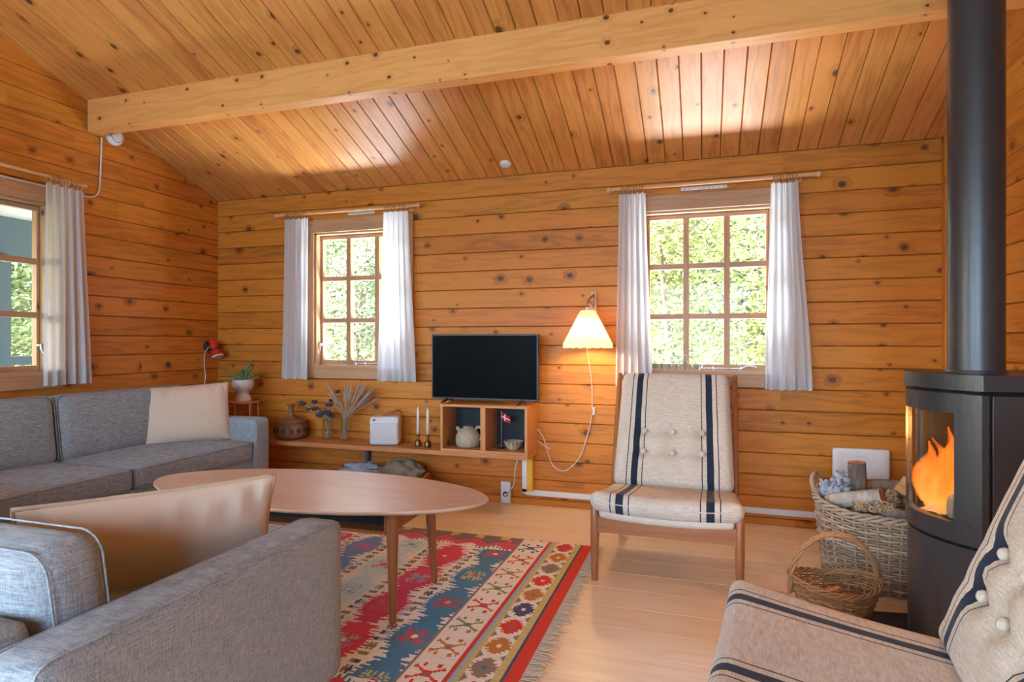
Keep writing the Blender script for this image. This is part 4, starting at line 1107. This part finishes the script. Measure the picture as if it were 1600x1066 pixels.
# curved door with opening
def arcstrip(m,y0,y1,z0,z1,o0,o1,n=20):
    vs=[]
    for k in range(n+1):
        y=y0+(y1-y0)*k/n; 
        for o in(o0,o1):
            for z in(z0,z1): vs.append((front(y,off=o),y,z))
    fs=[]
    for k in range(n):
        a=4*k;b=a+4; fs+=[(a,b,b+1,a+1),(a+2,a+3,b+3,b+2),(a,a+2,b+2,b),(a+1,b+1,b+3,a+3)]
    fs+=[(0,1,3,2),(4*n,4*n+2,4*n+3,4*n+1)]; m.add(vs,fs,None,False)
yo=SW/2-.001; yi=SW/2-.066
m=MB(); arcstrip(m,-yo,yo,.868,.930,-.02,0); arcstrip(m,-yo,yo,.466,.528,-.02,0); arcstrip(m,-yo,-yi,.528,.868,-.02,0,4); arcstrip(m,yi,yo,.528,.868,-.02,0,4)
o=m.build('door',M['stove'],e)
m=MB(); arcstrip(m,-yi,yi,.528,.868,-.012,-.008); m.build('door_glass',M['stoveglass'],o)
m=MB(); arcstrip(m,-.20,-.19+.38,.524,.528,0,.006,24); m.build('handle_lip',M['stove'],o)
m=MB()
for k,(a,b) in enumerate(((.018,.025),(.028,.034),(.037,.046),(.049,.056))): arcstrip(m,-a-.02,-b-.02,.494,.500,.0002,.0008,2)
tag(m.build('maker_mark',M['chrome'],o),'small faint lettering below the glass')
# lining, logs, flames
m=MB(); m.box(-.20,-.19,-.17,.17,.50,.88); m.build('back_brick',m_bark('vermiculite',srgb(120,96,72),srgb(160,130,100),20),e)
for (x,y,z,a,b,r) in((-.10,.0,.525,.15,.05,.034),(-.03,.06,.55,-.5,.3,.030),(-.06,-.07,.55,.9,-.25,.030)):
    d=Vector((math.sin(a)*.12,math.cos(a)*.13,b*.2)); m=MB(); m.tube([Vector((x,y,z))-d,Vector((x,y,z)),Vector((x,y,z))+d],[r,r*1.05,r*.95],12); m.build('burning_log',M['birch'],e)
m=MB(); blob(m,(.0,.09,.575),.028,.04,.055,7,.3,14); m.build('charred_log',M['birch'],e)
for k in range(14):
    y=-.12+.018*k; x=front(y)-.075-.045*(k%4); h=rnd.uniform(.20,.31); m=MB(); P=bez([(x,y,.0),(x+.01,y+rnd.uniform(-.03,.03),h*.4),(x-.01,y+rnd.uniform(-.03,.05),h*.75),(x,y+rnd.uniform(-.04,.06),h)],5); n=len(P)
    m.tube(P,[.038*math.sin(PI*min(1,(i/n)*.8+.2))*(1-(i/n)**1.5)+.002 for i in range(n)],10); o=m.build('flame',M['flame'],e,loc=(0,0,.53))
# flue pipe with collar
m=MB(); zt=ceil_z(-1.44)+.05; m.lathe([(.080,.990),(.080,zt)],56,c=(-.13,-.05,0)); m.lathe([(.087,.990),(.087,.997),(.080,.997)],56,c=(-.13,-.05,0)); m.build('flue_pipe',M['stove'],e)
m=MB(); m.box(-.41,.25,-.26,.34,.0005,.007); m.M=None
e2=empty('floor_plate',(4.460,-1.500,0),R(189.1),'black steel floor plate under the stove','floor plate'); m=MB(); m.box(-.43,.27,-.40,.28,.0005,.006); m.build('plate',M['ash'],e2,bevel=.002)

# router on the wall
e=empty('wifi_router',(4.54,-.03,.402),0,'white rounded router panel on the wall behind the log basket','router')
m=MB(); m.M=Matrix.Translation((0,0,0)); m.soft(.288,.034,.172,.016,n=14); 
m.build('router_body',M['white'],e)
m=MB()
for k,x in enumerate((-.022,-.012,-.006,.004,.012)): m.box(x-.0,x+.006,-.0178,-.0168,.040,.047)
tag(m.build('faint_logo',M['cord'],e),'faint grey lettering')
m=MB(); m.M=Matrix.Translation((-4.54,.03,-.402)); m.tube(bez([(4.60,-.045,.325),(4.62,-.06,.28),(4.63,-.06,.20),(4.60,-.05,.14),(4.52,-.020,.09)],8),.0035,8); m.build('cable',M['cord'],e)

# ------------------------------------------------------------------ baskets and firewood
e=empty('log_basket',(4.455,-.765,0),R(-8),'big pale wicker basket full of firewood beside the stove','basket')
wicker(e,rrect(.225,.165,.12),.335,34,26,M['wicker'],.0115,lambda v:1+.16*v,lambda a:.045*max(0,math.cos(a-R(150)))-.012*max(0,math.cos(a+R(60))),amp=.0065,rimr=.018)
m=MB(); m.tube(bez([(-.262,.03,.37),(-.275,.05,.425),(-.262,.10,.45),(-.24,.15,.43),(-.22,.17,.38)],6),.011,8); m.build('handle',M['wicker'],e)
def log(name,p0,p1,r,label,mat='birch',split=False):
    p0=Vector(p0);p1=Vector(p1); e=empty(name,p0,0,label,'firewood','firewood in the log basket'); d=p1-p0; m=MB()
    q=Vector((0,0,1)).rotation_difference(d.normalized()).to_matrix().to_4x4(); m.M=q
    if split:
        P=[(0,0),(r*1.5,-.1*r),(r*1.35,r*.6),(r*.9,r*1.1),(r*.2,r*1.35)]; m.prism(P,0,d.length); m.build('split_log',M['splitwood'],e,bevel=.003)
        b=MB(); b.M=q; n=4; Q=[(r*1.5,-.1*r),(r*1.36,r*.6),(r*.91,r*1.1),(r*.2,r*1.35)]; Q2=[(x*1.06,y*1.06) for x,y in Q]
        b.prism(Q+Q2[::-1],.002,d.length-.002); b.build('bark_side',M[mat],e)
    else:
        n=20; vs=[]; pr=[r*(1+.06*math.sin(k*1.9)+.03*math.sin(k*.7)) for k in range(n)]
        for z in(0,.3,.6,1): 
            for k in range(n): vs.append((pr[k]*math.cos(2*PI*k/n)*(1+.05*math.sin(z*5)),pr[k]*math.sin(2*PI*k/n),z*d.length))
        m.add(vs,[(i*n+k,i*n+(k+1)%n,(i+1)*n+(k+1)%n,(i+1)*n+k) for i in range(3) for k in range(n)],None,True); m.build('bark',M[mat],e)
        for i,z in((0,-.0005),(3,d.length+.0005)):
            c=MB(); c.M=q; c.add([(v[0]*.97,v[1]*.97,z) for v in vs[i*n:i*n+n]],[tuple(range(n)) if i else tuple(reversed(range(n)))]); c.build('cut_end',M['endgrain'],e)
    return e
log('firewood_log',(4.40,-.64,.24),(4.385,-.66,.52),.040,'dark upright log standing in the log basket','bark')
log('firewood_log',(4.24,-.80,.36),(4.43,-.90,.425),.033,'slim birch log lying across the front of the log basket','birch')
log('firewood_log',(4.66,-.90,.34),(4.50,-.80,.435),.050,'thick split log with a pale face next to the stove','bark',True)
log('firewood_log',(4.45,-.64,.40),(4.66,-.70,.42),.040,'rough grey log at the back of the log basket','bark')
log('firewood_log',(4.35,-.72,.30),(4.60,-.80,.30),.045,'log lying under the others in the log basket','birch')
log('firewood_log',(4.30,-.66,.28),(4.52,-.90,.27),.045,'lowest log in the log basket','bark')
m=MB(); blob(m,(4.275,-.71,.375),.062,.062,.062,21,.5,26,7); tag(m.build('crumpled_paper',M['paper']),'crumpled grey paper in the left of the log basket','paper')
m=MB(); blob(m,(4.34,-.63,.40),.05,.045,.055,23,.55,24,8); tag(m.build('crumpled_paper',M['paper']),'crumpled grey paper just left of the upright dark log','paper')
for i,(x,y,z) in enumerate(((4.36,-.90,.375),(4.44,-.905,.385),(4.46,-.84,.41))):
    m=MB(); r0=random.Random(i+3)
    for k in range(26):
        a=r0.uniform(0,6.28); c=Vector((x+r0.uniform(-.035,.035),y+r0.uniform(-.02,.02),z+r0.uniform(-.02,.02))); rr=r0.uniform(.007,.016); ax=Vector((r0.uniform(-1,1),r0.uniform(-1,1),r0.uniform(-1,1))).normalized(); o1=ax.orthogonal().normalized(); o2=ax.cross(o1)
        m.tube([c+(o1*math.cos(t*.7+a)+o2*math.sin(t*.7+a))*rr*(1-t*.05)+ax*t*.002 for t in range(10)],.0032,5)
    tag(m.build('wood_shavings',M['shaving'],None),['curly wood shavings at the front left of the log basket','curly wood shavings at the front centre of the log basket','curly wood shavings on top between the logs'][i],'wood shavings',None,'stuff')

e=empty('handled_basket',(4.185,-1.225,0),R(12),'small brown wicker basket with an arched handle in front of the log basket','basket')
el=[(.105*math.cos(2*PI*k/48),.088*math.sin(2*PI*k/48)) for k in range(48)]
wicker(e,el,.135,26,15,M['wicker2'],.0075,lambda v:1+.55*v**.8,lambda a:.025*abs(math.cos(a))**2,amp=.0045,rimr=.011)
for j in range(3):
    m=MB(); P=[]
    for k in range(41):
        a=PI*k/40; P.append((-.168*math.cos(a)+.006*math.cos(k*.6+j*2.1),.006*math.sin(k*.6+j*2.1),.10+.235*math.sin(a)**.85+.004*math.sin(k*.6+j*2.1)))
    m.tube(P,.0062,7); m.build('handle_strand',M['wicker2'],e)
for i,(x,y,z,a) in enumerate(((-.04,.03,.075,.4),(.02,-.02,.085,1.2),(.05,.02,.08,-.5),(0,.04,.095,.9),(-.03,-.03,.085,2.0))):
    k=empty('kindling_stick',(4.185+x,-1.225+y,z),a,['reddish kindling block at the left of the small basket','pale kindling stick across the middle of the small basket','kindling stick on the right of the small basket','kindling stick at the back of the small basket','kindling stick at the front of the small basket'][i],'kindling','kindling in the small basket')
    m=MB(); m.box(-.05,.05,-.011,.011,-.008,.008,'x'); m.build('stick',M['endgrain'] if i in(0,2) else M['splitwood'],k,bevel=.002)

# little glass bottles on the sill behind the striped chair
gb='clear glasses on the right-hand window sill'
for i,(x,r,h) in enumerate(((3.40,.016,.042),(3.445,.017,.045),(3.49,.016,.040),(3.535,.015,.042))):
    m=MB(); m.lathe([(.001,0),(r,0),(r,h),(r-.002,h),(r-.002,.004),(.001,.004)],24,c=(x,-.004,.918)); tag(m.build('small_glass',M['jar']),['tiny clear glass at the left end of the sill behind the chair','second tiny clear glass along the sill behind the chair','third tiny clear glass along the sill behind the chair','tiny clear glass right beside the small bottle on the sill'][i],'glass',gb)
m=MB(); m.lathe([(.001,0),(.018,0),(.018,.045),(.008,.062),(.007,.088),(.009,.092),(.006,.092),(.005,.062),(.015,.044),(.015,.004),(.001,.004)],24,c=(3.585,-.004,.918)); tag(m.build('small_bottle',M['jar']),'small clear glass bottle on the window sill behind the chair','bottle')
m=MB(); m.lathe([(.001,0),(.034,0),(.036,.028),(.034,.028),(.032,.004),(.001,.004)],28,c=(3.655,.012,.918)); tag(m.build('small_dish',M['jar']),'shallow clear glass dish on the window sill behind the chair','dish')

# ------------------------------------------------------------------ outdoors
m=MB(); m.add([(-40,-30,-.36),(40,-30,-.36),(40,45,-.36),(-40,45,-.36)],[(0,1,2,3)]); tag(m.build('ground',M['lawn']),'dark green lawn round the cabin',None,None,'structure')
m=MB(); m.box(-6,9,.16,9,-.36,-.35); tag(m.build('terrace',M['ground']),'pale sunlit terrace behind the cabin',None,None,'structure')
def tree(name,x,y,h,cr,nl,mat,label,seed,leaf=.05,zc=.62,low=.3,branchy=True):
    r=random.Random(seed); e=empty(name,(x,y,-.35),0,label,'tree','trees outside the windows')
    m=MB(); top=Vector((r.uniform(-.3,.3),r.uniform(-.3,.3),h*.85)); P=bez([(0,0,0),(top.x*.3+r.uniform(-.1,.1),top.y*.3,h*.3),(top.x*.6,top.y*.6,h*.6),top],5); n=len(P)
    m.tube(P,[.035*h**.8*(1-i/n*.85)*.6 for i in range(n)],8); tips=[]
    for b in range(26 if branchy else 12):
        t=r.uniform(.12,.95); p=P[int(t*(n-1))]; a=r.uniform(0,6.28); L=cr*r.uniform(.55,1.0)*(1-.35*t); d=Vector((math.cos(a),math.sin(a),r.uniform(-.05,.6)))
        q=p+d*L*.5+Vector((0,0,r.uniform(-.1,.2))); s=p+d*L+Vector((r.uniform(-.2,.2),r.uniform(-.2,.2),r.uniform(-.2,.3)))
        m.tube(bez([p,q,s],4),[.018*(1-k/9*.8) for k in range(9)],5); tips+=[q,s,p.lerp(q,.6)]
        for _ in range(2):
            s2=q+Vector((r.uniform(-1,1),r.uniform(-1,1),r.uniform(-.2,.8)))*L*.35; m.tube([q,s2],[.008,.003],4); tips.append(s2)
    m.build('trunk',M['bark'],e)
    m=MB()
    for k in range(nl):
        c=tips[r.randrange(len(tips))]+Vector((r.gauss(0,1),r.gauss(0,1),r.gauss(0,.8)))*cr*.17
        if c.z<low: c.z=low+r.random()*.4
        u=Vector((r.uniform(-1,1),r.uniform(-1,1),r.uniform(-.6,.6))).normalized(); v=u.cross(Vector((r.uniform(-1,1),r.uniform(-1,1),r.uniform(-1,1)))).normalized(); s=leaf*r.uniform(.6,1.3)
        g=r.random(); m.cur=(g,g,g,1); m.add([c-u*s,c+v*s*.45,c+u*s,c-v*s*.45],[(0,1,2,3)])
    tag(m.build('foliage',mat,e),None,None,None,'stuff')
tree('garden_tree',3.2,5.4,4.6,2.0,9000,M['leafA'],'branchy pale green tree straight outside the right-hand window',1,.048)
tree('garden_tree',5.2,7.5,5.0,2.4,8000,M['leafA'],'leafy tree further right outside the right-hand window',2,.06)
tree('garden_tree',1.2,8.0,5.5,2.4,7000,M['leafB'],'tree seen between the two back windows',3,.065)
tree('garden_tree',-3.0,6.2,5.2,2.2,9000,M['leafB'],'leafy tree outside the left back window',4,.055)
tree('garden_tree',-5.6,7.8,5.6,2.5,8000,M['leafC'],'grey-green tree behind the one outside the left back window',5,.065)
tree('garden_tree',-1.6,4.4,3.6,1.2,4500,M['leafC'],'slender tree close outside the left back window',6,.04)
tree('garden_tree',-7.5,3.2,4.6,2.0,8000,M['leafB'],'tree beyond the covered porch',8,.06)
tree('garden_tree',-8.6,-1.2,4.6,2.0,5000,M['leafA'],'tree at the far side of the porch',9,.06)
for i,(x,y) in enumerate(((-13,6),(-11,11),(-7,13),(-3,13),(1,13),(4.5,12),(8,12),(12,10))):
    tree('distant_tree',x,y,7.0,3.6,7000,M['leafC'] if i%2 else M['leafB'],['distant tree at the far left of the garden','distant tree beyond the porch','distant tree behind the left back window','second distant tree behind the left back window','distant tree in the middle of the garden','distant tree straight behind the right-hand window','distant tree to the right of the right-hand window','distant tree at the far right of the garden'][i],20+i,.13,low=.2)
for i,(x,y) in enumerate(((2.6,4.0),(3.9,4.4),(5.0,4.8),(-2.4,4.6),(-3.8,5.2))):
    r=random.Random(60+i); e=empty('garden_shrub',(x,y,-.35),0,['low shrub at the lower left of the right-hand window view','low shrub in the middle of the right-hand window view','low shrub at the lower right of the right-hand window view','low shrub below the left back window view','low shrub further left outside the left back window'][i],'shrub','shrubs outside the windows')
    m=MB(); tips=[]
    for b in range(14): 
        a=r.uniform(0,6.28); s=Vector((math.cos(a)*r.uniform(.1,.6),math.sin(a)*r.uniform(.1,.5),r.uniform(.6,1.5))); m.tube(bez([(0,0,0),s*.5+Vector((0,0,.1)),s],4),[.012*(1-k/9*.8) for k in range(9)],5); tips+=[s,s*.7,s*.5]
    m.build('stems',M['bark'],e); m=MB()
    for k in range(2600):
        c=tips[r.randrange(len(tips))]+Vector((r.gauss(0,.16),r.gauss(0,.16),r.gauss(0,.16))); c.z=max(c.z,.03)
        u=Vector((r.uniform(-1,1),r.uniform(-1,1),r.uniform(-.6,.6))).normalized(); v=u.cross(Vector((r.uniform(-1,1),r.uniform(-1,1),r.uniform(-1,1)))).normalized(); s=.035*r.uniform(.6,1.3); g=r.random(); m.cur=(g,g,g,1); m.add([c-u*s,c+v*s*.45,c+u*s,c-v*s*.45],[(0,1,2,3)])
    tag(m.build('foliage',M['leafB'] if i%2 else M['leafA'],e),None,None,None,'stuff')
# covered porch outside the left wall
e=empty('porch',(-.14,-1.2,-.35),0,'grey-painted covered porch seen through the left wall window','porch')
m=MB(); m.box(-2.4,-.05,-4.2,3.2,2.60,2.68); m.build('porch_ceiling',M['porchw'],e)
m=MB(); m.box(-2.45,-2.33,-4.2,3.2,2.24,2.599); m.build('porch_fascia',M['porch'],e)
for y in(-3.9,-1.6,1.06,3.0):
    m=MB(); m.box(-2.44,-2.30,y,y+.19,.101,2.239,'z'); m.build('porch_post',M['porch'],e)
m=MB(); m.box(-2.41,-2.35,-1.40,1.05,1.22,1.30); m.box(-2.41,-2.35,1.26,2.99,1.22,1.30); m.build('porch_rail',M['porch'],e)
for k in range(13):
    m=MB(); y=-1.35+k*.2; m.box(-2.395,-2.365,y,y+.12,.101,1.219); m.build('rail_board',M['porch'],e)
m=MB(); m.box(-2.45,-.05,-4.2,3.2,.0,.1); m.build('porch_deck',M['porch'],e)

# ------------------------------------------------------------------ light
w=bpy.data.worlds.new('World'); S.world=w; w.use_nodes=True; nt=w.node_tree; nt.nodes.clear()
sk=nt.nodes.new('ShaderNodeTexSky'); sk.sky_type='NISHITA'; sk.sun_disc=False; sk.sun_elevation=R(48); sk.sun_rotation=R(250); sk.air_density=1.2; sk.dust_density=3
bg=nt.nodes.new('ShaderNodeBackground'); ou=nt.nodes.new('ShaderNodeOutputWorld'); bg.inputs[1].default_value=1.7
nt.links.new(sk.outputs[0],bg.inputs[0]); nt.links.new(bg.outputs[0],ou.inputs[0])
def light(name,ty,loc,rot,energy,col=(1,1,1),**kw):
    l=bpy.data.lights.new(name,ty); l.energy=energy; l.color=col
    for k,v in kw.items(): setattr(l,k,v)
    o=bpy.data.objects.new(name,l); COL.objects.link(o); o.location=loc; o.rotation_euler=rot; return o
sun=light('sun','SUN',(0,0,8),(0,0,0),42.0,(.90,.95,1),angle=R(3))
sun.rotation_euler=Vector((.62,.10,-.78)).to_track_quat('-Z','Y').to_euler()
FILL=(.32,.63,1.0)  # cool tint of the added fill lamps
for x in(1.35,3.55): light('rear_fill','AREA',(x,YB+.02,1.33),(R(90),0,PI),76,FILL,shape='RECTANGLE',size=1.6,size_y=1.35).rotation_euler=Vector((0,1,-.12)).to_track_quat('-Z','Y').to_euler()  # added fill lamps just inside the rear windows, out of view
light('door_fill','AREA',(.03,-3.95,1.15),(0,0,0),28,FILL,shape='RECTANGLE',size=1.8,size_y=1.8).rotation_euler=Vector((1,0,-.25)).to_track_quat('-Z','Y').to_euler()  # added fill lamp inside the garden door, out of view
# added lamps shining up through the two back windows to brighten the ceiling
for x in(1.28,3.71):
    light('terrace_fill','AREA',(x,1.0,-.15),(0,0,0),330 if x<2 else 250,(.74,.88,1),shape='RECTANGLE',size=3.2,size_y=.7).rotation_euler=Vector((0,-.45,1)).to_track_quat('-Z','Y').to_euler()
light('lamp_bulb','POINT',(3.018,-.215,1.125),(0,0,0),9,(1,.68,.36),shadow_soft_size=.03)
light('fire_glow','POINT',(4.47,-1.50,.78),(0,0,0),11,(1,.45,.12),shadow_soft_size=.05)

# ------------------------------------------------------------------ camera
cam=bpy.data.cameras.new('camera'); co=bpy.data.objects.new('camera',cam); COL.objects.link(co); S.camera=co
co.location=(3.696,-3.87,1.095); co.rotation_euler=(PI/2,0,R(17.68)); cam.sensor_width=36; cam.lens=941/1600*36; cam.clip_start=.05
S.view_settings.view_transform='Standard'; S.view_settings.look='None'; S.view_settings.exposure=0.42; S.view_settings.gamma=1; S.view_settings.use_curve_mapping=False
S.cycles.max_bounces=8; S.cycles.diffuse_bounces=5; S.cycles.transparent_max_bounces=16; S.cycles.sample_clamp_indirect=6
